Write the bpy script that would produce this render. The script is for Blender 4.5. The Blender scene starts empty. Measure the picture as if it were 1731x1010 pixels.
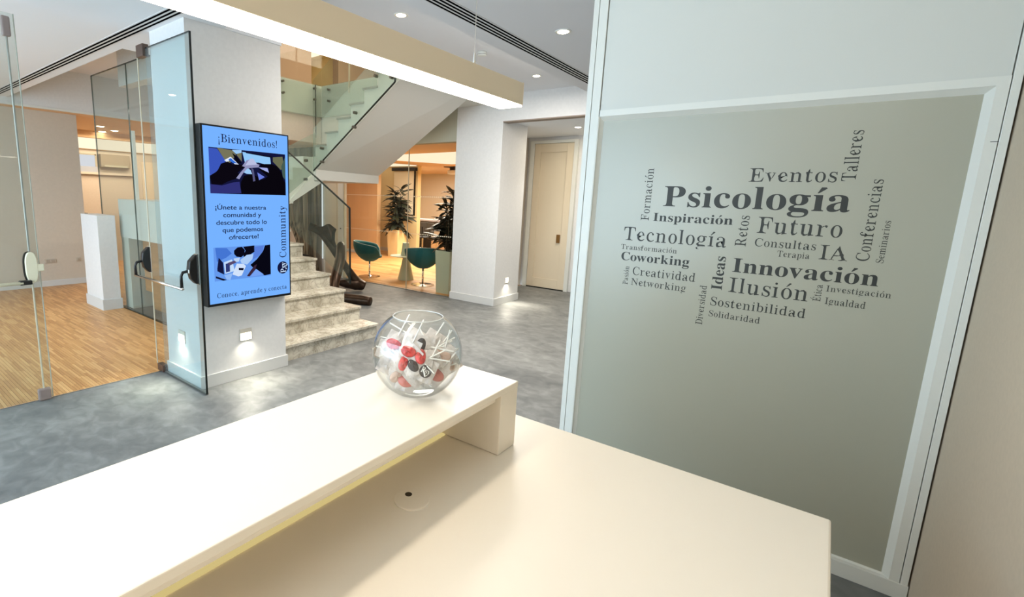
import bpy, bmesh, math, random
from mathutils import Vector, Matrix
from mathutils.geometry import tessellate_polygon
random.seed(7)
SC = bpy.context.scene
COL = SC.collection
PI = math.pi

# ------------------------------------------------------------------ camera
cam = bpy.data.cameras.new('camera')
cam.sensor_fit = 'HORIZONTAL'; cam.sensor_width = 36.0
cam.lens = 832.65 / 1731 * 36.0
cam.shift_x = (865.5 - 722.89) / 1731
cam.shift_y = -(505.0 - 480.45) / 1731
cam.clip_start = 0.02; cam.clip_end = 100
camo = bpy.data.objects.new('camera', cam); COL.objects.link(camo)
R = [Vector((0.7741104, 0.63227897, 0.03124724)), Vector((0.13313638, -0.11434827, -0.98447914)), Vector((-0.61889239, 0.76625569, -0.17269752))]
camo.matrix_world = Matrix(((R[0][0], -R[1][0], -R[2][0], 0), (R[0][1], -R[1][1], -R[2][1], 0), (R[0][2], -R[1][2], -R[2][2], 1.7), (0, 0, 0, 1)))
SC.camera = camo

# ------------------------------------------------------------------ view + world + big lights
SC.view_settings.view_transform = 'Standard'; SC.view_settings.look = 'None'
SC.view_settings.exposure = 0.68; SC.view_settings.gamma = 1.0; SC.view_settings.use_curve_mapping = False
w = bpy.data.worlds.new('world'); SC.world = w; w.use_nodes = True
w.node_tree.nodes['Background'].inputs[0].default_value = (0.80, 0.90, 1.0, 1)
w.node_tree.nodes['Background'].inputs[1].default_value = 1.3

def area(name, loc, target, sx, sy, power, col, spread=PI):
    l = bpy.data.lights.new(name, 'AREA'); l.shape = 'RECTANGLE'; l.size = sx; l.size_y = sy
    l.energy = power; l.color = col; l.spread = spread
    o = bpy.data.objects.new(name, l); COL.objects.link(o); o.location = loc
    d = Vector(target) - Vector(loc); o.rotation_euler = d.to_track_quat('-Z', 'Y').to_euler()
    return o
area('daylight_window', (-4.6, -2.35, 1.75), (-4.2, 3.0, 1.3), 6.5, 2.3, 135, (0.54, 0.79, 1.0))
area('reception_fill', (-0.2, -1.2, 2.93), (0.0, -0.2, 0), 0.9, 1.2, 9, (1.0, 0.92, 0.80))  # unseen fill light added behind the camera, no fixture there
area('foyer_fill', (-3.0, 4.6, 3.2), (-3.0, 4.6, 0), 0.7, 2.4, 72, (1.0, 0.95, 0.88))  # area fill added to brighten the foyer beyond its downlights
area('lounge_ceiling_light', (-7.6, 9.6, 2.55), (-7.4, 9.6, 0), 2.6, 2.4, 215, (1.0, 0.93, 0.80))
area('lounge_rear_light', (-11, 12.8, 2.55), (-10.8, 12.9, 0), 2.5, 2.0, 85, (1.0, 0.92, 0.78))
area('upstairs_fill', (-7.2, 7.4, 5.4), (-8.6, 7.4, 3.4), 2.0, 3.0, 70, (1.0, 0.86, 0.68))  # unseen fill added so the upper floor does not go dark
area('stairwell_fill', (-5.6, 4.0, 5.3), (-5.6, 4.4, 0), 1.6, 1.6, 45, (1.0, 0.94, 0.84))  # unseen fill added high in the stairwell for the same purpose
area('deep_room_light', (-11.7, 4.3, 2.82), (-11.7, 4.3, 0), 1.6, 1.6, 45, (1.0, 0.83, 0.62))
area('hall_light', (-3.3, 8.1, 2.88), (-3.5, 8.2, 0), 0.8, 0.8, 14, (1.0, 0.86, 0.66))

# ------------------------------------------------------------------ materials
def lin(c):
    return tuple(((x / 255) / 12.92 if x / 255 <= 0.04045 else ((x / 255 + 0.055) / 1.055) ** 2.4) for x in c) + (1,)
MATS = {}
def mat(name, c, rough=0.5, metal=0.0, noise=0.0, scale=8.0, bump=0.0, spec=None, emit=None, es=0.0, c2=None, stretch=None):
    if name in MATS: return MATS[name]
    m = bpy.data.materials.new(name); m.use_nodes = True; nt = m.node_tree; b = nt.nodes['Principled BSDF']
    b.inputs['Base Color'].default_value = lin(c); b.inputs['Roughness'].default_value = rough; b.inputs['Metallic'].default_value = metal
    if spec is not None: b.inputs['Specular IOR Level'].default_value = spec
    if emit: b.inputs['Emission Color'].default_value = lin(emit); b.inputs['Emission Strength'].default_value = es
    if noise > 0 or bump > 0 or c2:
        tc = nt.nodes.new('ShaderNodeTexCoord'); mp = nt.nodes.new('ShaderNodeMapping'); n = nt.nodes.new('ShaderNodeTexNoise')
        nt.links.new(tc.outputs['Object'], mp.inputs[0]); nt.links.new(mp.outputs[0], n.inputs['Vector'])
        if stretch: mp.inputs['Scale'].default_value = stretch
        n.inputs['Scale'].default_value = scale; n.inputs['Detail'].default_value = 6
        if noise > 0 or c2:
            r = nt.nodes.new('ShaderNodeValToRGB'); r.color_ramp.elements[0].position = 0.35; r.color_ramp.elements[1].position = 0.65
            if c2: a0, a1 = lin(c), lin(c2)
            else:
                a0 = tuple(x * (1 - noise) for x in lin(c)[:3]) + (1,); a1 = tuple(min(1, x * (1 + noise)) for x in lin(c)[:3]) + (1,)
            r.color_ramp.elements[0].color = a0; r.color_ramp.elements[1].color = a1
            nt.links.new(n.outputs['Fac'], r.inputs[0]); nt.links.new(r.outputs[0], b.inputs['Base Color'])
        if bump > 0:
            bp = nt.nodes.new('ShaderNodeBump'); bp.inputs['Strength'].default_value = bump; bp.inputs['Distance'].default_value = 0.01
            nt.links.new(n.outputs['Fac'], bp.inputs['Height']); nt.links.new(bp.outputs[0], b.inputs['Normal'])
    MATS[name] = m; return m
def emis(name, c, s):
    if name in MATS: return MATS[name]
    m = bpy.data.materials.new(name); m.use_nodes = True; nt = m.node_tree; nt.nodes.clear()
    e = nt.nodes.new('ShaderNodeEmission'); o = nt.nodes.new('ShaderNodeOutputMaterial'); e.inputs[0].default_value = lin(c); e.inputs[1].default_value = s
    nt.links.new(e.outputs[0], o.inputs[0]); MATS[name] = m; return m
def glass(name, tint, refl=1.0, haze=0.0, hc=(220, 235, 230)):
    m = bpy.data.materials.new(name); m.use_nodes = True; nt = m.node_tree; nt.nodes.clear()
    t = nt.nodes.new('ShaderNodeBsdfTransparent'); g = nt.nodes.new('ShaderNodeBsdfGlossy'); f = nt.nodes.new('ShaderNodeLayerWeight'); f.inputs['Blend'].default_value = 0.5
    mx = nt.nodes.new('ShaderNodeMixShader'); o = nt.nodes.new('ShaderNodeOutputMaterial')
    t.inputs[0].default_value = tuple(math.sqrt(q) for q in lin(tint)[:3]) + (1,); g.inputs['Roughness'].default_value = 0.02; 
    pw = nt.nodes.new('ShaderNodeMath'); pw.operation = 'POWER'; pw.inputs[1].default_value = 5.0      # Schlick reflectance, same on both faces of the sheet
    ml = nt.nodes.new('ShaderNodeMath'); ml.operation = 'MULTIPLY_ADD'; ml.inputs[1].default_value = 0.96 * refl; ml.inputs[2].default_value = 0.04 * refl; ml.use_clamp = True
    nt.links.new(f.outputs['Facing'], pw.inputs[0]); nt.links.new(pw.outputs[0], ml.inputs[0]); nt.links.new(ml.outputs[0], mx.inputs[0])
    nt.links.new(t.outputs[0], mx.inputs[1]); nt.links.new(g.outputs[0], mx.inputs[2])
    if haze > 0:
        d = nt.nodes.new('ShaderNodeBsdfDiffuse'); d.inputs[0].default_value = lin(hc); m2 = nt.nodes.new('ShaderNodeMixShader'); m2.inputs[0].default_value = haze
        nt.links.new(mx.outputs[0], m2.inputs[1]); nt.links.new(d.outputs[0], m2.inputs[2]); nt.links.new(m2.outputs[0], o.inputs[0])
    else: nt.links.new(mx.outputs[0], o.inputs[0])
    MATS[name] = m; return m

def concrete():
    m = bpy.data.materials.new('polished_concrete'); m.use_nodes = True; nt = m.node_tree; b = nt.nodes['Principled BSDF']
    tc = nt.nodes.new('ShaderNodeTexCoord'); mp = nt.nodes.new('ShaderNodeMapping'); mp.inputs['Scale'].default_value = (0.8, 1.0, 1); mp.inputs['Rotation'].default_value = (0, 0, 0.5)
    n1 = nt.nodes.new('ShaderNodeTexNoise'); n1.inputs['Scale'].default_value = 1.1; n1.inputs['Detail'].default_value = 9; n1.inputs['Roughness'].default_value = 0.62; n1.inputs['Distortion'].default_value = 1.2
    n2 = nt.nodes.new('ShaderNodeTexNoise'); n2.inputs['Scale'].default_value = 9; n2.inputs['Detail'].default_value = 8; n2.inputs['Distortion'].default_value = 0.8
    nt.links.new(tc.outputs['Object'], mp.inputs[0]); nt.links.new(mp.outputs[0], n1.inputs[0]); nt.links.new(mp.outputs[0], n2.inputs[0])
    r = nt.nodes.new('ShaderNodeValToRGB'); e = r.color_ramp.elements; e[0].position = 0.30; e[0].color = lin((86, 88, 89)); e[1].position = 0.72; e[1].color = lin((152, 153, 150))
    x = r.color_ramp.elements.new(0.5); x.color = lin((118, 119, 117))
    mx = nt.nodes.new('ShaderNodeMix'); mx.data_type = 'FLOAT'; mx.inputs[0].default_value = 0.4
    nt.links.new(n1.outputs['Fac'], mx.inputs[2]); nt.links.new(n2.outputs['Fac'], mx.inputs[3]); nt.links.new(mx.outputs[0], r.inputs[0]); nt.links.new(r.outputs[0], b.inputs['Base Color'])
    b.inputs['Roughness'].default_value = 0.5; b.inputs['Specular IOR Level'].default_value = 0.25
    return m
def marble():
    m = bpy.data.materials.new('veined_marble'); m.use_nodes = True; nt = m.node_tree; b = nt.nodes['Principled BSDF']
    tc = nt.nodes.new('ShaderNodeTexCoord'); n = nt.nodes.new('ShaderNodeTexNoise'); n.inputs['Scale'].default_value = 2.6; n.inputs['Detail'].default_value = 5
    ad = nt.nodes.new('ShaderNodeVectorMath'); ad.operation = 'ADD'; sc = nt.nodes.new('ShaderNodeVectorMath'); sc.operation = 'SCALE'; sc.inputs['Scale'].default_value = 0.9
    v = nt.nodes.new('ShaderNodeTexVoronoi'); v.feature = 'DISTANCE_TO_EDGE'; v.inputs['Scale'].default_value = 9
    nt.links.new(tc.outputs['Object'], n.inputs[0]); nt.links.new(n.outputs['Color'], sc.inputs[0]); nt.links.new(tc.outputs['Object'], ad.inputs[0]); nt.links.new(sc.outputs[0], ad.inputs[1]); nt.links.new(ad.outputs[0], v.inputs['Vector'])
    r = nt.nodes.new('ShaderNodeValToRGB'); e = r.color_ramp.elements; e[0].position = 0.0; e[0].color = lin((172, 160, 142)); e[1].position = 0.2; e[1].color = lin((214, 208, 192))
    x = e.new(0.035); x.color = lin((200, 193, 178))
    n2 = nt.nodes.new('ShaderNodeTexNoise'); n2.inputs['Scale'].default_value = 5; n2.inputs['Detail'].default_value = 8
    r2 = nt.nodes.new('ShaderNodeValToRGB'); r2.color_ramp.elements[0].position = 0.3; r2.color_ramp.elements[0].color = (0.62, 0.6, 0.55, 1); r2.color_ramp.elements[1].position = 0.6; r2.color_ramp.elements[1].color = (1, 1, 1, 1)
    mm = nt.nodes.new('ShaderNodeMix'); mm.data_type = 'RGBA'; mm.blend_type = 'MULTIPLY'; mm.inputs[0].default_value = 1
    nt.links.new(tc.outputs['Object'], n2.inputs[0]); nt.links.new(n2.outputs[0], r2.inputs[0]); nt.links.new(v.outputs['Distance'], r.inputs[0]); nt.links.new(r.outputs[0], mm.inputs[6]); nt.links.new(r2.outputs[0], mm.inputs[7]); nt.links.new(mm.outputs[2], b.inputs['Base Color'])
    b.inputs['Roughness'].default_value = 0.25
    return m
def parquet():
    m = bpy.data.materials.new('oak_strip'); m.use_nodes = True; nt = m.node_tree; b = nt.nodes['Principled BSDF']
    g = nt.nodes.new('ShaderNodeNewGeometry'); tc = nt.nodes.new('ShaderNodeTexCoord'); mp = nt.nodes.new('ShaderNodeMapping'); mp.inputs['Scale'].default_value = (2, 40, 1)
    n = nt.nodes.new('ShaderNodeTexNoise'); n.inputs['Scale'].default_value = 1.5; n.inputs['Detail'].default_value = 5
    nt.links.new(tc.outputs['Object'], mp.inputs[0]); nt.links.new(mp.outputs[0], n.inputs[0])
    mx = nt.nodes.new('ShaderNodeMix'); mx.data_type = 'FLOAT'; mx.inputs[0].default_value = 0.3
    nt.links.new(g.outputs['Random Per Island'], mx.inputs[2]); nt.links.new(n.outputs['Fac'], mx.inputs[3])
    r = nt.nodes.new('ShaderNodeValToRGB'); e = r.color_ramp.elements; e[0].position = 0.1; e[0].color = lin((182, 130, 78)); e[1].position = 0.95; e[1].color = lin((222, 176, 118)); x = e.new(0.55); x.color = lin((204, 153, 96))
    nt.links.new(mx.outputs[0], r.inputs[0]); nt.links.new(r.outputs[0], b.inputs['Base Color']); b.inputs['Roughness'].default_value = 0.38
    return m
M_CONC = concrete(); M_MARB = marble(); M_OAK = parquet()
M_WALL = mat('white_wall_paint', (222, 220, 217), 0.75, noise=0.02, scale=30)
M_CEIL = mat('ceiling_paint', (234, 235, 238), 0.85)
M_BEIGE = mat('beige_wall_paint', (205, 194, 178), 0.8, noise=0.02, scale=30)
M_GREYW = mat('grey_green_wall_paint', (170, 168, 150), 0.8)
M_BROWN = mat('tan_wall_paint', (186, 152, 122), 0.8)
M_SKIRT = mat('skirting_white', (212, 211, 207), 0.5)
M_FRAME = mat('satin_white_lacquer', (226, 226, 218), 0.35)
M_TANW = mat('warm_wall_paint', (204, 188, 166), 0.8, noise=0.02, scale=60)
M_SOLID = mat('solid_surface_white', (243, 233, 217), 0.34)
M_STAIRW = mat('stair_white_plaster', (222, 219, 210), 0.7)
M_BLACK = mat('black_plastic', (16, 15, 15), 0.35)
M_BEZEL = mat('black_bezel', (10, 10, 12), 0.3)
M_STEEL = mat('brushed_steel', (190, 188, 184), 0.28, 1.0)
M_CHROME = mat('chrome', (225, 222, 215), 0.12, 1.0)
M_CREAMP = mat('cream_plastic', (236, 226, 196), 0.4)
M_BRONZE = mat('dark_bronze', (66, 50, 38), 0.34, 0.75, noise=0.25, scale=14, bump=0.25)
M_TEAL = mat('teal_fabric', (22, 92, 98), 0.85, noise=0.12, scale=60)
M_GREENGREY = mat('pale_green_lacquer', (186, 194, 170), 0.4)
M_ORANGE = mat('light_oak_veneer', (214, 178, 136), 0.55, noise=0.05, scale=3, stretch=(1, 1, 0.1))
M_CREAMW = mat('cream_wall_paint', (238, 216, 166), 0.7)
M_OCH = mat('ochre_ceiling_paint', (226, 190, 146), 0.8)
M_LEAF = mat('dark_leaf', (26, 30, 16), 0.4, noise=0.3, scale=10)
M_STEM = mat('plant_stem', (70, 56, 34), 0.7)
M_SOIL = mat('soil', (40, 28, 20), 0.9)
M_GEDGE = mat('glass_edge_dark', (14, 22, 20), 0.2)
M_GEDGEM = mat('glass_edge_mid', (74, 84, 76), 0.25)
M_GEDGEL = mat('glass_edge_pale', (196, 186, 160), 0.3)
M_DARKW = mat('dark_wood', (50, 42, 38), 0.5)
M_PATCH = mat('bronze_patch_fitting', (96, 76, 66), 0.35, 0.6)
M_TAUPE = mat('taupe_cap', (140, 124, 118), 0.4)
M_SLOT = mat('slot_black', (12, 12, 14), 0.9, spec=0.0)
M_SLOTW = mat('slot_blade_white', (220, 220, 220), 0.5)
M_DOORC = mat('cream_door_lacquer', (226, 212, 186), 0.45)
M_BRASS = mat('brass_pull', (150, 112, 66), 0.35, 0.7)
M_FROST = mat('frosted_panel_grey_green', (170, 169, 152), 0.30, spec=0.8)
M_INK = mat('charcoal_lettering', (44, 46, 42), 0.5)
M_PALER = mat('lamp_body_beige', (226, 212, 188), 0.55)
M_BULB = emis('downlight_glow', (255, 240, 215), 14)
M_STRIP = emis('strip_diffuser', (255, 243, 224), 9.2)
M_LED = emis('led_tape', (250, 226, 152), 0.42)
M_COVE = emis('cove_glow', (255, 236, 206), 0.75)
M_STEPL = emis('wall_light_glow', (255, 244, 215), 7)
G_CLEAR = glass('clear_glass', (236, 243, 240), 0.9)
G_TINT = glass('green_tinted_glass', (234, 241, 238), 0.6, 0.02, (214, 226, 222))
G_STAIR = glass('stair_glass', (228, 236, 228), 0.5, 0.12, (214, 226, 212))
G_ROOM = glass('room_glass', (246, 244, 238), 0.4)
G_BOWL = glass('bowl_glass', (250, 252, 252), 1.5)

# ------------------------------------------------------------------ mesh helpers
OFF = {}
class G:
    def __init__(s): s.v = []; s.f = []
    def box(s, x0, y0, z0, x1, y1, z1):
        x0, x1 = sorted((x0, x1)); y0, y1 = sorted((y0, y1)); z0, z1 = sorted((z0, z1)); n = len(s.v)
        s.v += [(x0, y0, z0), (x1, y0, z0), (x1, y1, z0), (x0, y1, z0), (x0, y0, z1), (x1, y0, z1), (x1, y1, z1), (x0, y1, z1)]
        s.f += [tuple(n + i for i in q) for q in ((3, 2, 1, 0), (4, 5, 6, 7), (0, 1, 5, 4), (1, 2, 6, 5), (2, 3, 7, 6), (3, 0, 4, 7))]
        return s
    def quad(s, *p):
        n = len(s.v); s.v += [tuple(q) for q in p]; s.f.append(tuple(range(n, n + len(p)))); return s
    def prism(s, poly, ax, a, b):      # polygon in the two other axes (in xyz order), extruded along ax
        n = len(s.v); m = len(poly)
        for t in (a, b):
            for (u, v) in poly: s.v.append({'X': (t, u, v), 'Y': (u, t, v), 'Z': (u, v, t)}[ax])
        s.f.append(tuple(range(n, n + m))[::-1]); s.f.append(tuple(range(n + m, n + 2 * m)))
        for i in range(m): j = (i + 1) % m; s.f.append((n + i, n + j, n + m + j, n + m + i))
        return s
    def tube(s, pts, rad, seg=10, squash=None, caps=True):
        n = len(s.v); P = [Vector(p) for p in pts]
        if not isinstance(rad, (list, tuple)): rad = [rad] * len(P)
        prev = None
        for i, p in enumerate(P):
            t = (P[min(i + 1, len(P) - 1)] - P[max(i - 1, 0)]).normalized()
            if prev is None:
                a = Vector((0, 0, 1)) if abs(t.z) < 0.9 else Vector((1, 0, 0)); u = t.cross(a).normalized()
            else: u = (prev - t * prev.dot(t)).normalized()
            prev = u; w_ = t.cross(u)
            for k in range(seg):
                an = 2 * PI * k / seg; r = rad[i]; ru, rw = (r if not isinstance(r, tuple) else r[0]), (r if not isinstance(r, tuple) else r[1])
                s.v.append(tuple(p + u * ru * math.cos(an) + w_ * rw * math.sin(an)))
        for i in range(len(P) - 1):
            for k in range(seg):
                a0 = n + i * seg + k; a1 = n + i * seg + (k + 1) % seg; s.f.append((a0, a1, a1 + seg, a0 + seg))
        if caps: s.f.append(tuple(n + k for k in range(seg))[::-1]); s.f.append(tuple(n + (len(P) - 1) * seg + k for k in range(seg)))
        return s
    def lathe(s, prof, cx=0, cy=0, seg=32, close=True):
        n = len(s.v)
        for (r, z) in prof:
            for k in range(seg): a = 2 * PI * k / seg; s.v.append((cx + r * math.cos(a), cy + r * math.sin(a), z))
        for i in range(len(prof) - 1):
            for k in range(seg): a0 = n + i * seg + k; a1 = n + i * seg + (k + 1) % seg; s.f.append((a0, a1, a1 + seg, a0 + seg))
        if close:
            s.f.append(tuple(n + k for k in range(seg))[::-1]); s.f.append(tuple(n + (len(prof) - 1) * seg + k for k in range(seg)))
        return s
    def data(s, name, m, off=(0, 0, 0), smooth=False):
        me = bpy.data.meshes.new(name); me.from_pydata([(x - off[0], y - off[1], z - off[2]) for x, y, z in s.v], [], s.f)
        bm = bmesh.new(); bm.from_mesh(me); bmesh.ops.recalc_face_normals(bm, faces=bm.faces); bm.to_mesh(me); bm.free()
        me.materials.append(m)
        if smooth:
            for p in me.polygons: p.use_smooth = True
        return me
def B(*a): return G().box(*a)
def addbev(o, w_, seg=2):
    md = o.modifiers.new('bevel', 'BEVEL'); md.width = w_; md.segments = seg; md.limit_method = 'ANGLE'; md.angle_limit = 0.6
    return o
def smooth_angle(o):
    for p in o.data.polygons: p.use_smooth = True
    md = o.modifiers.new('edge', 'EDGE_SPLIT'); md.split_angle = 0.7
def info(o, label=None, cat=None, group=None, kind=None):
    if label: o['label'] = label
    if cat: o['category'] = cat
    if group: o['group'] = group
    if kind: o['kind'] = kind
    return o
def thing(name, loc, label, cat, group=None):
    o = bpy.data.objects.new(name, None); o.empty_display_size = 0.1; COL.objects.link(o); o.location = loc; OFF[o.name] = tuple(loc)
    return info(o, label, cat, group)
def part(name, g, m, parent, label=None, bev=0, smooth=False, kind=None):
    off = OFF.get(parent.name, (0, 0, 0)) if parent else (0, 0, 0)
    o = bpy.data.objects.new(name, g.data(name, m, off, smooth)); COL.objects.link(o)
    if parent: o.parent = parent; OFF[o.name] = off
    if bev: addbev(o, bev)
    return info(o, label, kind=kind)
def single(name, g, m, loc, label, cat, group=None, bev=0, smooth=False):
    o = bpy.data.objects.new(name, g.data(name, m, loc, smooth)); COL.objects.link(o); o.location = loc; OFF[o.name] = tuple(loc)
    if bev: addbev(o, bev)
    return info(o, label, cat, group)
def struct(name, g, m, bev=0):
    o = bpy.data.objects.new(name, g.data(name, m)); COL.objects.link(o); o['kind'] = 'structure'; OFF[o.name] = (0, 0, 0)
    if bev: addbev(o, bev)
    return o
def kids(o): return [c for c in bpy.data.objects if c.parent == o]
def dup(o, loc=None, rot=None, label=None, parent=None):
    c = o.copy(); COL.objects.link(c)
    if parent: c.parent = parent
    if loc is not None: c.location = loc
    if rot is not None: c.rotation_euler = rot
    if label: c['label'] = label
    for ch in kids(o): dup(ch, parent=c)
    return c

# ------------------------------------------------------------------ room shell
H = 3.0
floor = struct('floor', B(-4.737, -2.5, -0.1, 3, 9.3, 0).box(-7.9, 2.68, -0.1, -4.737, 6.8, 0), M_CONC)
def planks(x0, x1, y0, y1, wd, ln, top):
    g = G(); y = y0; k = 0
    while y < y1 - 1e-6:
        x = x0 - random.random() * ln
        while x < x1:
            nx = x + ln * random.uniform(0.8, 1.2); a, b = max(x, x0), min(nx, x1)
            if b - a > 0.01:
                n = len(g.v); gx = 0.0012; t = top + random.uniform(-0.0006, 0.0006)
                g.v += [(a + gx, y + gx, t), (b - gx, y + gx, t), (b - gx, min(y + wd, y1) - gx, t), (a + gx, min(y + wd, y1) - gx, t)]
                g.v += [(p[0], p[1], t - 0.01) for p in g.v[-4:]]
                g.f += [(n, n + 1, n + 2, n + 3), (n + 4, n + 5, n + 1, n), (n + 5, n + 6, n + 2, n + 1), (n + 6, n + 7, n + 3, n + 2), (n + 7, n + 4, n, n + 3)]
            x = nx
        y += wd; k += 1
    return g
fw = struct('floor_parquet', B(-14.2, -2.5, -0.1, -4.74, 2.68, -0.006).box(-14.2, 2.68, -0.1, -7.9, 6.8, -0.006).box(-14.2, 6.8, -0.1, -4.94, 16.2, -0.006), mat('parquet_joint', (120, 84, 50), 0.8))
pk = part('plank', planks(-10.3, -4.742, -2.0, 2.66, 0.024, 0.30, 0.001), M_OAK, fw, kind='stuff')
pk2 = part('plank', planks(-14.0, -7.9, 2.66, 6.7, 0.09, 0.5, 0.001), M_OAK, fw, kind='stuff')
pk3 = part('plank', planks(-13.5, -4.95, 6.82, 15.8, 0.12, 0.8, 0.001), M_OAK, fw, kind='stuff')
struct('trim_floor_joint', B(-4.745, -2.5, -0.01, -4.732, 1.9, 0.003), M_STEEL)

cg = G()
cg.box(-10.0, -2.5, H, 3, 2.0, H + .06)            # near ceiling
cg.box(-5.42, 2.0, H, -2.46, 2.25, H + .06)        # bulkhead round the pillar
cg.box(-5.42, 2.25, H, -4.03, 2.8, H + .06)
cg.box(-2.46, 2.0, H, 3, 9.2, H + .06)             # right side
ceiling = struct('ceiling', cg, M_CEIL)
cc = G(); cc.box(-4.03, 2.2, 3.27, -2.4, 6.9, 3.33)
cc.box(-2.46, 2.2, H + .06, -2.42, 6.9, 3.27).box(-4.03, 2.2, H + .06, -2.46, 2.25, 3.27)
struct('ceiling_recess_foyer', cc, M_CEIL)
cc = G(); cc.box(-9.9, 2.0, 3.54, -7.8, 5.2, 3.6).box(-7.8, 2.0, 3.54, -5.42, 2.95, 3.6).box(-5.46, 2.0, H + .06, -5.42, 2.8, 3.54).box(-9.9, 1.96, H + .06, -5.42, 2.0, 3.54)
struct('ceiling_recess_parquet_room', cc, M_CEIL)
struct('wall_recess_face', B(-9.98, -2.5, 2.9, -9.9, 6.0, 3.6), M_WALL)
struct('trim_recess_edge', B(-9.9, 1.99, 2.895, -9.885, 6.0, 2.925), M_FRAME)
struct('ceiling_deep_room', B(-13.2, -2.5, 2.9, -9.98, 6.5, 2.96), M_OCH)
struct('wall_left', B(-10.4, -2.5, 0, -10.25, 2.98, 2.9), M_BEIGE)
struct('baseboard_left', B(-10.25, -2.5, 0, -10.235, 2.98, 0.10), M_SKIRT, 0.003)
# deep room
struct('wall_deep_room', B(-13.2, 2.6, 0, -13.0, 6.6, 2.52).box(-13.0, 6.5, 0, -9.75, 6.66, 2.9), M_BEIGE)
struct('wall_deep_side', B(-13.2, 2.5, 0, -10.4, 2.6, 2.9), M_BEIGE)

# left pillar (TV) with skirting
pl = struct('wall_pillar_left', B(-4.66, 1.935, 0, -4.04, 2.79, H), M_WALL)
struct('baseboard_pillar_left', B(-4.675, 1.92, 0, -4.025, 2.805, 0.115), M_SKIRT, 0.003)
# right pillar
struct('wall_pillar_right', B(-4.94, 6.75, 0, -4.075, 7.53, 3.3), M_WALL)
struct('baseboard_pillar_right', B(-4.955, 6.735, 0, -4.06, 7.545, 0.12), M_SKIRT, 0.003)
struct('wall_beam', B(-4.075, 6.75, 2.88, 3, 6.9, 3.3).box(-4.94, 6.76, 3.1, -4.075, 6.9, 3.6), M_WALL)
struct('trim_beam_shade', B(-4.075, 6.748, 2.865, 3, 6.905, 2.882), mat('beam_shade_brown', (150, 134, 120), 0.7))  # brown strip paints the shading along the underside of the beam
struct('ceiling_hall', B(-4.94, 6.9, 2.9, 3, 9.2, 2.97), M_CEIL)
struct('wall_hall_left', B(-4.94, 7.53, 0, -4.80, 9.0, 2.9), M_BEIGE)
struct('wall_hall_back', B(-4.94, 8.96, 0, 3, 9.2, 2.9), M_WALL)
# hall door in frame
d = struct('door_1', B(-4.63, 8.925, 0.02, -3.84, 8.96, 2.78), M_DOORC)
for a in (('door_stile', (-4.63, 8.905, 0.02, -4.50, 8.925, 2.78)), ('door_stile', (-3.97, 8.905, 0.02, -3.84, 8.925, 2.78)), ('door_rail', (-4.50, 8.905, 2.62, -3.97, 8.925, 2.78)), ('door_rail', (-4.50, 8.905, 0.02, -3.97, 8.925, 0.20))):
    part(a[0], B(*a[1]), M_DOORC, d, bev=0.003)
part('door_pull', B(-4.055, 8.893, 0.92, -3.985, 8.906, 1.08), M_BRASS, d, label='brown recessed square pull', bev=0.004)
part('threshold_gap', B(-4.63, 8.90, 0.001, -3.84, 8.92, 0.018), M_BLACK, d)
struct('trim_door_hall', B(-4.72, 8.89, 0, -4.635, 8.96, 2.84).box(-3.835, 8.89, 0, -3.76, 8.96, 2.84).box(-4.635, 8.89, 2.785, -3.835, 8.96, 2.84), M_FRAME, 0.003)
struct('trim_hall_panel', B(-3.68, 8.94, 0.14, -2.5, 8.96, 2.7), M_FRAME, 0.004)
struct('baseboard_hall', B(-3.76, 8.945, 0, 3, 8.96, 0.13), M_SKIRT)

# ------------------------------------------------------------------ partition with the frosted panel (right)
struct('wall_partition', B(-1.18, 2.884, 0, 0.472, 2.99, H), M_WALL)
tr = struct('trim_partition_frame', B(-1.18, 2.852, 0.0, -1.150, 2.885, H).box(-1.146, 2.85, 0, -1.099, 2.885, H).box(0.447, 2.85, 0.075, 0.472, 2.885, H), M_FRAME, 0.0015)
part('face_panel', B(-1.095, 2.858, 2.215, 0.443, 2.885, H), mat('panel_white_lacquer', (214, 215, 208), 0.55), tr)
part('mitre_joint', B(0.425, 2.8515, 1.975, 0.4725, 2.8525, 1.9775), M_BLACK, tr)
# bevelled moulding around the frosted panel: four mitred lengths
mo = G(); x0, x1, z0, z1 = -1.096, 0.444, 0.05, 2.214; a0, a1, b0, b1 = -1.078, 0.386, 0.083, 2.157; yo, yi = 2.853, 2.8805
def mold(p, q, r_, s_): return G().quad(*(p, q, r_, s_))
wb = 0.024
for q in (((a0 - wb, yo, b0 - .02), (a0 - wb, yo, b1 + wb), (a0, yi, b1), (a0, yi, b0)), ((a0 - wb, yo, b1 + wb), (a1 + wb, yo, b1 + wb), (a1, yi, b1), (a0, yi, b1)),
          ((a1 + wb, yo, b1 + wb), (a1 + wb, yo, b0 - .02), (a1, yi, b0), (a1, yi, b1)), ((a0 - wb, yo, b0 - .02), (a0, yi, b0), (a1, yi, b0), (a1 + wb, yo, b0 - .02))):
    g = G(); g.v = list(q) + [(v[0], 2.99, v[2]) for v in q]; g.f = [(0, 1, 2, 3), (7, 6, 5, 4), (0, 4, 5, 1), (1, 5, 6, 2), (2, 6, 7, 3), (3, 7, 4, 0)]
    part('moulding', g, M_FRAME, tr)
for q in ((x0, z0, a0 - wb, z1), (a1 + wb, z0, x1, z1), (a0 - wb, b1 + wb, a1 + wb, z1)):
    part('frame_board', B(q[0], yo - .001, q[1], q[2], 2.885, q[3]), M_FRAME, tr)
struct('baseboard_partition', B(-1.185, 2.848, 0.0, 0.476, 2.885, 0.076), M_FRAME, 0.002)
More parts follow.
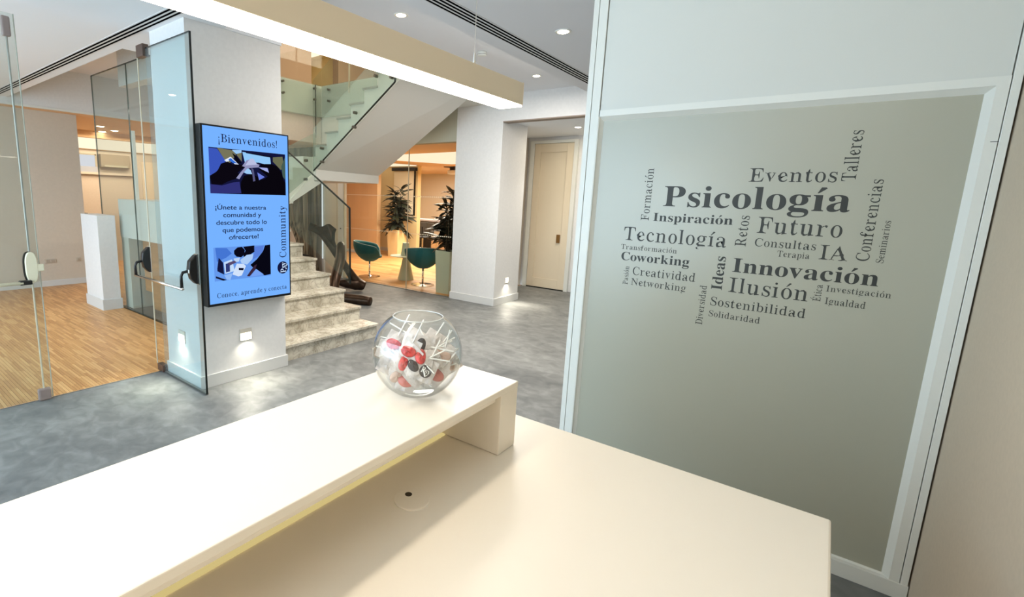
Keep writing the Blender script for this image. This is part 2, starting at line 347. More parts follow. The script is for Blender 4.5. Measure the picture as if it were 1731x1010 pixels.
# cut the wall behind the panel: the panel stands proud of it by thickness of the board
panel = thing('glass_word_panel', (-0.34, 2.866, 0.08), 'large frosted grey-green glass panel with charcoal word cloud, framed in white', 'panel')
part('pane', B(a0 - .004, 2.880, b0 - .004, a1 + .004, 2.8835, b1 + .004), M_FROST, panel)
struct('wall_right', B(0.479, -2.5, 0, 0.7, 2.99, H), M_TANW)

# back of the reception bay and outer walls (behind the camera)
struct('wall_back', B(-1.0, -2.6, 0, 0.7, -2.45, H), M_WALL)
struct('wall_behind_partition', B(2.9, 2.99, 0, 3.0, 9.2, H), M_WALL)

# ------------------------------------------------------------------ lounge behind the glass wall
struct('wall_lounge_front', B(-9.7, 6.74, 2.62, -4.94, 6.9, 3.15), M_GREYW)
struct('ceiling_lounge', B(-13.6, 6.9, 2.62, -4.94, 16.2, 2.70), M_OCH)
struct('wall_lounge_oak', B(-12.6, 10.15, 0, -10.15, 10.3, 2.62), M_ORANGE)
struct('wall_lounge_cream', B(-13.4, 11.3, 0, -9.62, 11.45, 2.62), M_CREAMW)
struct('wall_lounge_rear', B(-13.6, 15.4, 0, -4.9, 15.55, 2.62), M_BEIGE)
struct('wall_lounge_right', B(-4.94, 7.53, 0, -4.90, 16, 2.62), M_CREAMW)
struct('wall_lounge_left', B(-13.6, 6.66, 0, -13.45, 15.5, 2.62), M_CREAMW)
struct('baseboard_lounge', B(-12.6, 10.135, 0, -10.15, 10.15, 0.09).box(-13.4, 11.285, 0, -9.62, 11.3, 0.1), M_SKIRT)
struct('wall_lounge_stub', B(-9.6, 6.78, 0, -8.42, 6.88, 2.62), M_BEIGE)
# cream door left of the lounge glass
d2 = struct('door_2', B(-8.36, 6.81, 0.01, -7.90, 6.85, 2.3), M_DOORC)
part('door_panel', B(-8.28, 6.80, 0.12, -7.98, 6.812, 2.2), M_DOORC, d2, bev=0.004)
part('door_lock', G().tube([(-7.80, 6.745, 1.02), (-7.80, 6.77, 1.02)], 0.012, 10), M_BLACK, d2)
struct('trim_door_lounge', B(-8.42, 6.77, 0, -8.36, 6.86, 2.62).box(-7.90, 6.77, 0, -7.84, 6.86, 2.62).box(-7.83, 6.76, 0, -7.735, 6.86, 2.62).box(-8.36, 6.77, 2.3, -7.9, 6.86, 2.62), M_FRAME)

w1 = struct('window_1', B(-7.73, 6.775, 0.012, -6.012, 6.787, 2.62), G_ROOM)
w2 = struct('window_2', B(-5.998, 6.775, 0.012, -4.95, 6.787, 2.62), G_ROOM)
for wn, xx in ((w1, (-7.73, -6.012)), (w2, (-5.998, -4.95))):
    part('glass_edge', B(xx[0], 6.772, 0.012, xx[0] + .010, 6.79, 2.62), M_GEDGEL, wn)
    g = G(); x = xx[0] + .06
    while x < xx[1] - .03:
        g.box(x, 6.773, 1.705, x + .022, 6.775, 1.722).box(x, 6.773, 1.04, x + .022, 6.775, 1.055); x += .042
    part('manifestation_dots', g, mat('dot_film', (236, 226, 200), 0.6), wn, kind='stuff')
struct('trim_lounge_glass', B(-7.73, 6.765, 0, -4.94, 6.797, 0.012), M_STEEL)
# luminous trapezoid panels in the lounge ceiling
cl = single('ceiling_light_panel', G().prism([(-8.0, 8.3), (-5.9, 8.2), (-6.2, 10.4), (-8.1, 10.9), (-8.95, 9.0)], 'Z', 2.60, 2.62), M_COVE, (-7.3, 9.4, 2.6), 'large glowing angular light panel in the lounge ceiling', 'ceiling light')
single('ceiling_light_panel', G().prism([(-9.75, 10.45), (-9.6, 11.2), (-11.3, 11.2), (-11.6, 10.5)], 'Z', 2.60, 2.62), M_COVE, (-10.5, 10.9, 2.6), 'small glowing ceiling wedge above the projection screen', 'ceiling light')

# ------------------------------------------------------------------ stairs
RISE, TR = 0.172, 0.285
st = thing('marble_staircase', (-4.15, 2.81, 0), 'veined cream marble staircase rising behind the screen pillar', 'staircase')
for k in range(8):
    xa = -4.14 - TR * k; z = RISE * (k + 1); y1 = 4.17 if k == 0 else 4.15
    part('riser', B(xa - .02, 2.81, z - RISE, xa, y1 - .01, z - .03), M_MARB, st)
    part('tread', B(max(xa - TR - .02, -6.295), 2.81, z - .03, xa + .022, y1, z), M_MARB, st, bev=0.004)
    if k: part('step_core', B(max(xa - TR, -6.295), 2.82, max(0, z - 2.2 * RISE), xa - .02, 4.12, z - .03), M_STAIRW, st)
ux = -6.30
fl = thing('upper_staircase', (ux, 4.15, 1.0), 'white plastered upper stair flights with sloping soffit and stepped side', 'staircase')
part('lower_landing', B(-7.85, 2.70, 1.015, ux, 4.15, 1.545), M_STAIRW, fl)
part('stringer', G().prism([(4.15, 1.015), (4.15, 1.56), (4.30, 1.47), (4.905, 2.03), (4.905, 2.26), (5.08, 2.26), (5.08, 1.91), (4.45, 1.555), (4.2, 1.40)], 'X', ux, ux + .05), M_STAIRW, fl)
for k in range(4):
    part('step', B(-7.6, 4.15 + .19 * k, 1.42 + .13 * k, ux, 4.15 + .19 * (k + 1), 1.545 + .178 * (k + 1)), M_STAIRW, fl)
part('upper_landing', B(-7.7, 4.88, 1.912, -6.2, 6.23, 2.26), M_STAIRW, fl)
poly = [(-6.22, 2.02)]
xs = -6.235; zz = 2.26
up = [(-6.5, 2.26), (-6.235, 2.26)]
for k in range(9):
    z = 2.43 + .1775 * k; xa = -6.24 + .266 * k
    up += [(xa, z - .1775 if k else 2.26), (xa, z)]
xe = -6.24 + .266 * 9; ze = 2.43 + .1775 * 8
poly = [(-6.24, 2.02), (-4.0, 2.02 + .607 * 2.24), (-4.0, ze), (up[-1][0], ze)] + up[::-1][1:-2]
fg = G().prism(poly, 'Y', 4.90, 6.23)
fg.v = [((x, y, 2.045) if abs(x + 6.24) < .001 and z < 2.1 else (x, y, 3.52) if abs(x + 4.0) < .001 and z < 3.5 else (x, y, z)) if y < 5 else (x, y, z) for x, y, z in fg.v]
part('flight', fg, M_STAIRW, fl)
for k in range(7):
    z = 2.43 + .1775 * k; xa = -6.24 + .266 * k
    part('tread', B(xa - .02, 4.88, z - .022, xa + .266, 6.22, z + .004), mat('tread_grey_stone', (150, 144, 132), 0.5), fl)
# balustrade glass panes
def clip(x, y, z, ax, parent):
    dx, dy = ((.045, 0) if ax == 'X' else (0, .045))
    o = part('glass_clamp', G().tube([(x - dx * .2, y - dy * .2, z), (x + dx, y + dy, z)] if ax == 'X' else [(x, y + .02, z), (x, y - .035, z)], 0.021, 12), mat('clamp_steel', (120, 116, 106), 0.3, 0.9), parent)
    return o
def pane(root, poly, ax, a, b, edges, gm=G_STAIR, em=M_GEDGE, th=.012):
    part('pane', G().prism(poly, ax, a, b), gm, root)
    for (p, q) in edges:
        dx, dz = q[0] - p[0], q[1] - p[1]; L = math.hypot(dx, dz); nx, nz = -dz / L * th / 2, dx / L * th / 2
        part('pane_edge', G().prism([(p[0] - nx, p[1] - nz), (q[0] - nx, q[1] - nz), (q[0] + nx, q[1] + nz), (p[0] + nx, p[1] + nz)], ax, a - .002, b + .002), em, root)
b1_ = thing('stair_balustrade', (-4.6, 4.13, 0.6), 'clear glass balustrade with sloping black top edge on the marble steps', 'balustrade')
pane(b1_, [(-4.585, 0.60), (-4.60, 1.545), (-6.28, 2.51), (-6.28, 1.5)], 'Y', 4.12, 4.135, [((-4.585, 0.60), (-4.60, 1.545)), ((-4.60, 1.545), (-6.28, 2.51))], gm=glass('balustrade_glass', (232, 240, 234), 0.6, 0.02, (190, 210, 195)), th=.014)
b2_ = thing('stair_balustrade', (ux + .06, 4.3, 1.5), 'short greenish glass balustrade on the turning flight above the curtain', 'balustrade')
pane(b2_, [(4.18, 1.52), (4.905, 2.06), (4.905, 2.62), (4.18, 2.25)], 'X', ux + .06, ux + .072, [])
for (y, z) in ((4.70, 2.19), (4.69, 1.915)): clip(ux + .075, y, z, 'X', b2_)
b3_ = thing('stair_balustrade', (-6.2, 4.85, 2.07), 'greenish glass balustrade clamped to the stepped side of the upper flight', 'balustrade')
part('guard_pane', G().prism([(-6.22, 2.66), (-4.50, 3.75), (-4.50, 4.4), (-6.22, 3.35)], 'Y', 4.845, 4.857), G_CLEAR, b3_)
pane(b3_, [(-6.22, 2.05), (-4.56, 3.15), (-4.50, 3.19), (-4.50, 3.75), (-6.22, 2.66)], 'Y', 4.845, 4.857, [((-6.22, 2.05), (-4.56, 3.14)), ((-4.56, 3.14), (-4.535, 3.3))], th=.016)
for (x, z) in ((-5.28, 2.82), (-5.30, 2.63), (-5.995, 2.372), (-5.996, 2.176), (-4.60, 3.20), (-4.885, 3.25)): clip(x, 4.84, z, 'Y', b3_)
b4_ = thing('gallery_balustrade', (-7.75, 6.25, 3.4), 'glass balustrade of the upstairs gallery turning a corner with steel clamps', 'balustrade')
part('pane', B(-7.76, 4.9, 3.12, -7.748, 6.24, 3.70), G_STAIR, b4_); part('pane', B(-7.75, 6.245, 3.12, -6.3, 6.257, 3.70), G_STAIR, b4_)
part('guard_pane', B(-7.76, 4.9, 3.70, -7.748, 6.24, 4.45), G_CLEAR, b4_); part('guard_pane', B(-7.75, 6.245, 3.70, -6.3, 6.257, 4.45), G_CLEAR, b4_)
part('pane_edge', B(-7.762, 6.10, 2.75, -7.745, 6.108, 3.70), M_GEDGE, b4_)
part('pane_edge', B(-7.0, 6.24, 3.5, -6.985, 6.262, 4.5), M_GEDGEL, b4_)
for (y, z) in ((5.37, 3.62), (5.378, 3.43), (6.06, 3.62), (6.06, 3.43)): clip(-7.74, y, z, 'X', b4_)
for z in (3.61, 3.41): clip(-7.53, 6.24, z, 'Y', b4_)
# upper floor slab + upstairs walls
struct('floor_upper', B(-9.5, 4.6, 3.15, -7.8, 13, 3.70).box(-7.8, 6.28, 3.15, -4.03, 13, 3.70), M_STAIRW)
struct('wall_gallery_face', B(-9.5, 4.6, 2.66, -7.84, 6.3, 3.15).box(-9.5, 6.32, 2.66, -6.9, 6.74, 3.15), M_BEIGE)
struct('wall_upstairs_left', B(-9.7, 2.6, 3.6, -9.5, 7.37, 5.6).box(-9.7, 8.155, 3.6, -9.5, 13, 5.6).box(-9.7, 7.37, 4.95, -9.5, 8.155, 5.6), M_BROWN)
struct('wall_upstairs_back', B(-9.5, 12.9, 3.7, -3.9, 13, 5.6).box(-4.0, 2.8, 3.33, -3.9, 13, 5.6), M_BROWN)
struct('wall_upstairs_front', B(-9.5, 2.7, 3.6, -3.9, 2.8, 5.6).box(-7.8, 2.8, 3.06, -5.42, 2.95, 3.6), M_WALL)
struct('ceiling_upstairs', B(-9.7, 2.6, 5.6, -3.9, 13, 5.66), M_CEIL)
struct('wall_upstairs_niche', B(-10.9, 7.2, 3.7, -10.8, 8.4, 5.0).box(-10.8, 7.2, 3.7, -9.7, 7.3, 5.0).box(-10.8, 8.3, 3.7, -9.7, 8.4, 5.0).box(-10.9, 7.2, 5.0, -9.7, 8.4, 5.05).box(-10.9, 7.2, 3.62, -9.7, 8.4, 3.7), M_CREAMW)
struct('door_3', B(-10.795, 7.95, 3.7, -10.77, 8.28, 4.75), M_DOORC)
single('ceiling_lamp', B(-10.5, 7.5, 4.96, -10.0, 8.0, 5.0), M_COVE, (-10.2, 7.7, 4.96), 'glowing ceiling lamp in the small room upstairs', 'ceiling light')
# curtain + bright window strip beside it
cu = G(); n = 46; pts = []
for i in range(n + 1):
    x = -9.55 + 1.2 * i / n; pts.append((x, 6.66 + .05 * math.sin(i * 1.1) + .012 * math.sin(i * 2.7)))
rows = [(0.55, 0.16), (0.62, 0.1), (1.0, 0.0), (2.66, 0.0)]
M_CURT = mat('grey_brown_curtain', (70, 62, 50), 0.9, c2=(158, 146, 122), scale=3.0, stretch=(7, 1, 0.1), noise=0.1)
for j, (z, pin) in enumerate([(0.02, 0.0), (0.35, 0.55), (0.7, 0.4), (1.1, 0.1), (1.7, 0.0), (2.66, 0.0)]):
    for (x, y) in pts: cu.v.append((x + ((-8.62) - x) * pin, y, z))
for j in range(5):
    for i in range(n): a = j * (n + 1) + i; cu.f.append((a, a + 1, a + n + 2, a + n + 1))
cobj = single('curtain', cu, M_CURT, (-8.9, 6.66, 0.02), 'grey-brown striped curtain gathered at its foot under the stairs', 'curtain', smooth=True)
md = cobj.modifiers.new('thick', 'SOLIDIFY'); md.thickness = 0.006
wn = struct('window_3', B(-8.335, 6.70, 0.35, -8.30, 6.71, 2.5), emis('daylight_gap', (236, 240, 244), 0.6))
pot = thing('dark_plant_tub', (-8.62, 6.42, 0), 'dark square tub below the gathered curtain', 'tub')
part('tub', G().lathe([(0.10, 0.0), (0.13, 0.42), (0.115, 0.42), (0.10, 0.38)], -8.62, 6.42, 20), M_BLACK, pot)
# brown panelled recess below the landing, seen through the glass
struct('wall_under_landing', B(-7.85, 2.71, 0, -7.6, 4.15, 1.015).box(-7.6, 3.3, 0, -6.3, 3.4, 1.015), mat('recess_wall', (206, 204, 190), 0.7))
single('low_wooden_cabinet', B(-7.52, 2.86, 0.26, -6.45, 3.28, 1.0).box(-7.4, 2.9, 0, -6.5, 3.25, 0.26), mat('brown_wood_cabinet', (190, 140, 92), 0.5, noise=0.12, scale=3, stretch=(1, 1, 8)), (-7.0, 3.05, 0), 'brown wooden cabinet tucked below the white stair landing', 'cabinet', bev=0.004)

# ------------------------------------------------------------------ glass screen + pedestal in parquet room
gs = thing('glass_screen', (-7.6, 2.655, 0), 'tall frameless glass screen beside the short white pedestal', 'glass screen')
part('pane', B(-8.33, 2.64, 0.01, -7.115, 2.652, 3.235), G_TINT, gs); part('pane', B(-7.105, 2.64, 0.01, -5.9, 2.652, 3.235), G_TINT, gs)
part('pane_edge', B(-8.335, 2.639, 0.01, -8.328, 2.653, 3.235), M_GEDGEM, gs); part('pane_edge', B(-7.113, 2.639, 0.01, -7.107, 2.653, 3.235), M_GEDGEM, gs)
part('floor_channel', B(-7.72, 2.63, 0.0, -5.9, 2.662, 0.014), M_GEDGE, gs)
part('top_edge', B(-8.33, 2.638, 3.230, -5.9, 2.654, 3.24), M_GEDGE, gs)
pd = thing('white_pedestal', (-8.05, 2.5, 0), 'short square white pedestal with skirting on the parquet', 'pedestal')
part('body', B(-8.38, 2.385, 0, -7.735, 2.608, 1.32), M_WALL, pd, bev=0.004); part('skirting', B(-8.395, 2.37, 0, -7.72, 2.622, 0.15), M_SKIRT, pd, bev=0.003)
single('reflection_bar', B(-7.35, 2.74, 1.545, -7.31, 2.78, 2.45), M_FRAME, (-7.33, 2.76, 1.545), 'slim white vertical bar standing in for a reflection on the glass screen', 'reflection', bev=0.004)  # solid white bar built in place of a bright reflection on the glass
# dark shelf unit beside the end of the left wall
sh = thing('dark_shelf_unit', (-10.9, 3.3, 0), 'dark shelf unit with white top just past the left wall end', 'shelf')
part('body', B(-11.2, 3.06, 0.0, -10.6, 3.5, 1.02), M_DARKW, sh); part('top', B(-11.25, 3.04, 1.02, -10.55, 3.52, 1.08), M_FRAME, sh)
single('dark_box', B(-11.1, 3.08, 1.08, -10.8, 3.2, 1.22), M_BLACK, (-10.95, 3.2, 1.08), 'small black box on the white shelf top', 'box', bev=0.01)
# deep room wall items
wd = struct('window_4', B(-12.99, 3.73, 2.15, -12.97, 4.06, 2.40), emis('pale_window', (226, 230, 236), 0.55))
part('window_frame', B(-12.99, 3.70, 2.13, -12.96, 3.73, 2.42).box(-12.99, 4.06, 2.13, -12.96, 4.09, 2.42).box(-12.99, 3.7, 2.40, -12.96, 4.09, 2.43), M_GREYW, wd)
part('window_sill', B(-12.99, 3.7, 2.0, -12.95, 4.09, 2.15), mat('blue_grey_panel', (168, 176, 188), 0.5), wd)
ac = thing('wall_air_conditioner', (-12.95, 4.43, 2.14), 'grey-brown boxed air unit high on the far wall of the parquet rooms', 'air conditioner')
part('body', B(-12.99, 4.14, 2.15, -12.86, 4.74, 2.44), mat('ac_box', (150, 138, 118), 0.6), ac, bev=0.01); part('outlet', B(-12.862, 4.2, 2.16, -12.85, 4.68, 2.2), M_GREYW, ac)
struct('trim_deep_ledge', B(-12.99, 2.65, 1.98, -12.93, 4.9, 2.03), M_BEIGE)
struct('door_4', B(-12.99, 5.03, 0, -12.95, 5.75, 2.33), M_DOORC)
single('cove_light', B(-13.0, 3.2, 2.535, -12.9, 6.4, 2.76), M_COVE, (-12.95, 4.8, 2.53), 'long glowing cove light over the far wall of the parquet rooms', 'cove light')
struct('wall_cove_top', B(-13.2, 2.6, 2.52, -12.98, 6.5, 2.9).box(-12.98, 2.6, 2.76, -12.7, 6.5, 2.9), M_OCH)

# sockets on left wall
sk = thing('wall_socket', (-10.235, 2.42, 0.43), 'double wall socket on the far left beige wall', 'socket')
part('plate', B(-10.25, 2.34, 0.40, -10.237, 2.50, 0.465), mat('socket_grey', (190, 180, 164), 0.5), sk, bev=0.003); part('insert', B(-10.24, 2.36, 0.41, -10.233, 2.41, 0.455).box(-10.24, 2.43, 0.41, -10.233, 2.48, 0.455), mat('socket_insert', (172, 160, 144), 0.5), sk)
sk = thing('wall_socket', (-10.235, 2.82, 0.43), 'small round wall socket near the end of the left wall', 'socket')
part('plate', B(-10.25, 2.79, 0.40, -10.237, 2.86, 0.465), mat('socket_grey2', (190, 178, 160), 0.5), sk, bev=0.003); part('insert', G().tube([(-10.24, 2.825, 0.432), (-10.232, 2.825, 0.432)], 0.018, 14), mat('socket_insert', (172, 160, 144), 0.5), sk)

# ------------------------------------------------------------------ linear slot diffusers
def slots(name, loc, label, rects, base):
    t = thing(name, loc, label, 'air diffuser')
    part('back_plate', base[0], base[1] if len(base) > 1 else M_SLOTW, t)
    for r in rects: part('slot', B(*r), M_SLOT, t)
    return t
y_ = 1.775
slots('linear_air_diffuser', (-6, 1.83, H), 'long three-slot air diffuser in the left ceiling running over the parquet', [(-9.9, y_ + .012 + i * .038, H - .0045, -2.32, y_ + .012 + i * .038 + .018, H - .003) for i in range(3)], [B(-9.9, y_, H - .003, -2.3, y_ + .12, H - .0002)])
x_ = -2.305
slots('linear_air_diffuser', (-2.25, 4.5, H), 'long three-slot air diffuser in the ceiling right of the hanging lamp', [(x_ + .012 + i * .036, 1.95, H - .0045, x_ + .012 + i * .036 + .017, 6.7, H - .003) for i in range(4)] , [B(x_, 1.9, H - .003, x_ + .15, 6.7, H - .0002)])

# downlights
def downlight(loc, label, power=6, r=0.045, col=(1, .93, .82)):
    t = thing('downlight', loc, label, 'downlight'); x, y, z = loc
    part('trim_ring', G().lathe([(r + .018, z), (r + .016, z - .006), (r, z - .006), (r - .004, z - .002)], x, y, 24), M_FRAME, t)
    part('bulb', G().lathe([(r - .002, z - .004), (r * .6, z - .012), (r * .2, z - .015)], x, y, 20), M_BULB, t)
    if power:
        l = bpy.data.lights.new('downlight_beam', 'SPOT'); l.energy = power * 6; l.color = col; l.spot_size = 1.9; l.spot_blend = 0.8; l.shadow_soft_size = 0.05
        o = bpy.data.objects.new('downlight_beam', l); COL.objects.link(o); o.location = (x, y, z - .03)
    return t
downlight((-1.806, 3.805, H), 'downlight in the ceiling nearest the white partition', 5)
downlight((-3.154, 5.972, 3.27), 'downlight above the end of the hanging lamp', 7)
downlight((-3.163, 3.427, 3.27), 'downlight at top centre above the hanging lamp body', 7)
downlight((-7.33, 0.5, H), 'downlight over the parquet, reflected in the open glass door', 12)
downlight((-3.38, 7.92, 2.9), 'downlight in the hallway ceiling beside the white partition', 7, 0.05)
for p, lb in (((-11.55, 3.76, 2.9), 'nearest downlight over the far parquet room'), ((-12.1, 4.2, 2.9), 'middle downlight over the far parquet room'), ((-12.6, 4.13, 2.9), 'farthest downlight over the far parquet room')):
    downlight(p, lb, 0, 0.07)
sd = thing('smoke_detector', (-3.174, 4.741, 3.27), 'white round smoke detector on the ceiling beside the lamp wire', 'smoke detector')
part('body', G().lathe([(0.05, 3.27), (0.055, 3.25), (0.05, 3.235), (0.02, 3.228)], -3.174, 4.741, 24), M_FRAME, sd, smooth=True)
part('vent', G().lathe([(0.0515, 3.246), (0.0535, 3.243), (0.0515, 3.240)], -3.174, 4.741, 24), M_BLACK, sd)

# ------------------------------------------------------------------ hanging linear lamp
lm = thing('linear_pendant_lamp', (-1.015, 0.4, 2.05), 'long beige linear pendant lamp with bright underside hanging over the counter', 'lamp')
LX0, LX1, LY0, LY1 = -1.066, -0.966, -1.0, 1.735
part('housing', B(LX0, LY0, 2.056, LX1, LY1 - .004, 2.135), M_PALER, lm, bev=0.0015)
part('end_cap', B(LX0, LY1 - .004, 2.052, LX1, LY1, 2.137), mat('end_cap_cream', (240, 222, 196), 0.4), lm)
part('diffuser', B(LX0 + .003, LY0, 2.050, LX1 - .002, LY1 - .004, 2.056), M_STRIP, lm, label='glowing white diffuser strip')
part('ceiling_fill_glow', B(LX0 + .015, LY0 + .02, 2.135, LX1 - .015, LY1 - .03, 2.1365), emis('ceiling_fill_emit', (255, 246, 232), 11), lm)  # glowing top added to the housing to brighten the ceiling
for yy in (1.47, 0.2):
    sp = part('suspension_wire', G().tube([(-1.015, yy, 2.17), (-1.015, yy, 3.0)], 0.0012, 6), M_STEEL, lm)
    part('ferrule', G().tube([(-1.015, yy, 2.135), (-1.015, yy, 2.163)], 0.0062, 12).tube([(-1.015, yy, 2.163), (-1.015, yy, 2.187)], 0.0042, 12), M_CHROME, lm)

# ------------------------------------------------------------------ reception counter
SX0, SX1 = -1.155, -0.748
cn = thing('counter_shelf', (-0.95, 0.5, 0.87), 'raised white solid-surface counter shelf with glass bowl on it', 'counter')
part('top', B(SX0, -1.3, 1.078, SX1, 1.431, 1.1), M_SOLID, cn, bev=0.003)
part('underframe', B(SX0 + .01, -1.3, 1.052, SX1 - .022, 1.325, 1.078), M_SOLID, cn)
part('end_leg', B(SX0, 1.322, 0.871, SX1, 1.429, 1.08), M_SOLID, cn, bev=0.003)
part('back_panel', B(SX0, -1.3, 0.871, -0.985, 1.322, 1.078), M_SOLID, cn)
part('led_strip', B(-0.984, -1.2, 0.8715, -0.963, 1.318, 0.876), M_LED, cn, label='glowing yellow light strip')
dk = thing('reception_desk', (-0.5, 0.5, 0), 'broad cream-white solid-surface reception desk with round cable grommet', 'desk')
part('desktop', B(SX0, -1.3, 0.81, 0.107, 1.651, 0.87), M_SOLID, dk, bev=0.006)
part('front_panel', B(SX0, -1.3, 0.0, SX0 + .05, 1.60, 0.81), M_SOLID, dk)
part('end_panel', B(SX0 + .05, 1.55, 0.0, 0.06, 1.60, 0.81), M_SOLID, dk)
gr = part('cable_grommet', G().lathe([(0.050, 0.870), (0.050, 0.8735), (0.047, 0.8745)], -0.802, 0.953, 40), M_SOLID, dk, label='round cable grommet cover')
part('cable_hole', G().lathe([(0.010, 0.8744), (0.010, 0.8752)], -0.822, 0.962, 20), mat('hole_dark', (60, 48, 32), 0.8), gr)

# ------------------------------------------------------------------ glyphs (serif outlines thinned per stroke)
def outline(ch, bold_serif=True):
    c = ch
    if bold_serif:
        if 'A' <= ch <= 'Z': c = chr(0x1D400 + ord(ch) - 65)
        elif 'a' <= ch <= 'z': c = chr(0x1D41A + ord(ch) - 97)
    cu_ = bpy.data.curves.new('glyph', 'FONT'); cu_.body = c; cu_.size = 1
    ob = bpy.data.objects.new('glyph', cu_); COL.objects.link(ob)
    dg = bpy.context.evaluated_depsgraph_get(); dg.update()
    cv = ob.evaluated_get(dg).to_curve(dg)
    loops = []
    for sp in cv.splines:
        bp = sp.bezier_points; L = []; N = len(bp)
        if N:
            for i in range(N):
                p0, p1 = bp[i], bp[(i + 1) % N]; a, b, c_, d_ = p0.co, p0.handle_right, p1.handle_left, p1.co
                straight = ((b - a).length < 1e-5 or abs((b - a).normalized().cross((d_ - a).normalized()).length) < 1e-3) and ((d_ - c_).length < 1e-5 or abs((d_ - c_).normalized().cross((d_ - a).normalized()).length) < 1e-3)
                K = (max(1, int((d_ - a).length / 0.08)) if straight else 4)
                for k in range(K):
                    t = k / K; u = 1 - t; q = a * u ** 3 + b * 3 * u * u * t + c_ * 3 * u * t * t + d_ * t ** 3; L.append((q.x, q.y))
        else:
            L = [(p.co.x, p.co.y) for p in sp.points]
        M = []
        for q in L:
            if not M or math.hypot(q[0] - M[-1][0], q[1] - M[-1][1]) > 1e-4: M.append(q)
        if len(M) > 2: loops.append(M)
    ob.to_curve_clear() if hasattr(ob, 'to_curve_clear') else None
    bpy.data.objects.remove(ob); bpy.data.curves.remove(cu_)
    return loops
def area2(L): return sum(L[i][0] * L[(i + 1) % len(L)][1] - L[(i + 1) % len(L)][0] * L[i][1] for i in range(len(L))) / 2
def thin(loops):
    segs = []
    for L in loops:
        for i in range(len(L)): segs.append((L[i], L[(i + 1) % len(L)]))
    # orientation: outer loops positive
    big = max(loops, key=lambda L: abs(area2(L))); sg = 1 if area2(big) > 0 else -1
    out = []
    for L in loops:
        n = len(L); NL = []
        for i in range(n):
            p = L[i]; a = L[i - 1]; b = L[(i + 1) % n]
            t1 = Vector((p[0] - a[0], p[1] - a[1])).normalized(); t2 = Vector((b[0] - p[0], b[1] - p[1])).normalized(); t = (t1 + t2)
            if t.length < 1e-6: NL.append(p); continue
            t.normalize(); nrm = Vector((-t.y, t.x)) * sg
            o = Vector(p) + nrm * 0.002; best = 9
            for (s0, s1) in segs:
                e = Vector(s1) - Vector(s0); den = nrm.x * e.y - nrm.y * e.x
                if abs(den) < 1e-9: continue
                w_ = Vector(s0) - o; tt = (w_.x * e.y - w_.y * e.x) / den; uu = (w_.x * nrm.y - w_.y * nrm.x) / den
                if tt > 0 and -1e-6 <= uu <= 1 + 1e-6: best = min(best, tt)
            th = best
            if th > 0.2 or th < 0.045: mv = 0
            else: mv = (th - (0.045 + (th - 0.045) * 0.48)) / 2
            NL.append((p[0] + nrm.x * mv, p[1] + nrm.y * mv))
        out.append(NL)
    return out
ACC = {'í': 'i', 'ó': 'o', 'á': 'a', 'é': 'e', 'ú': 'u', 'É': 'E', 'Ú': 'U'}
GC = {}
def glyph(ch, bold):
    k = (ch, bold)
    if k in GC: return GC[k]
    base = ACC.get(ch, ch)
    if base in '¡!,':
        circ = lambda cx, cy, r: [(cx + r * math.cos(i * PI / 6), cy + r * math.sin(i * PI / 6)) for i in range(12)]
        if base == ',': L = [circ(.12, .055, .05), [(0.145, .09), (.165, .03), (.12, -.13), (.09, -.14), (.12, -.02)]]
        else:
            L = [circ(.13, .05, .048), [(.115, .18), (.145, .18), (.18, .64), (.13, .69), (.08, .64)]]
            if base == '¡': L = [[(x, .42 - y) for (x, y) in q] for q in L]
        GC[k] = (L, 0.26); return GC[k]
    L = outline(base)
    if not bold: L = thin(L)
    xs_ = [x for q in L for x, y in q]; adv = max(xs_) + (0.028 if bold else 0.045)
    if ch in ACC:
        top = max(y for q in L for x, y in q)
        if base == 'i':
            L = [q for q in L if min(y for x, y in q) < 0.3]; top = max(y for q in L for x, y in q); xs2 = [x for q in L for x, y in q]
        else: xs2 = xs_
        cx = (min(xs2) + max(xs2)) / 2; w_ = 0.05 if bold else 0.03
        L = L + [[(cx - .05, top + .05), (cx - .02, top + .05), (cx + .14, top + .19), (cx + .12, top + .22), (cx + .12 - w_ * 2, top + .22)]]
    GC[k] = (L, adv); return GC[k]
def text_geo(s, bold, place):
    """place(u, v) -> point; returns G with the word, u from 0..1 across its width, v in cap heights"""
    x = 0; items = []
    for ch in s:
        if ch == ' ': x += 0.26; continue
        L, adv = glyph(ch, bold); items.append((x, L)); x += adv
    W = x - (0.03); g = G(); cap = 0.66
    for (ox, loops) in items:
        # group loops: outer + holes
        big = max(loops, key=lambda q: abs(area2(q))); sgn = 1 if area2(big) > 0 else -1
        outs = [q for q in loops if area2(q) * sgn > 0 or q in loops[-1:] and len(q) == 5]; holes = [q for q in loops if q not in outs]
        for o_ in outs:
            hs = [h for h in holes if min(p[0] for p in o_) <= h[0][0] <= max(p[0] for p in o_) and min(p[1] for p in o_) <= h[0][1] <= max(p[1] for p in o_)]
            pl_ = [[Vector((p[0], p[1], 0)) for p in q] for q in [o_] + hs]
            flat = [p for q in pl_ for p in q]; tris = tessellate_polygon(pl_)
            n = len(g.v)
            for p in flat: g.v.append(tuple(place((p.x + ox) / W, p.y / cap)))
            for t in tris: g.f.append((n + t[0], n + t[1], n + t[2]))
    return g
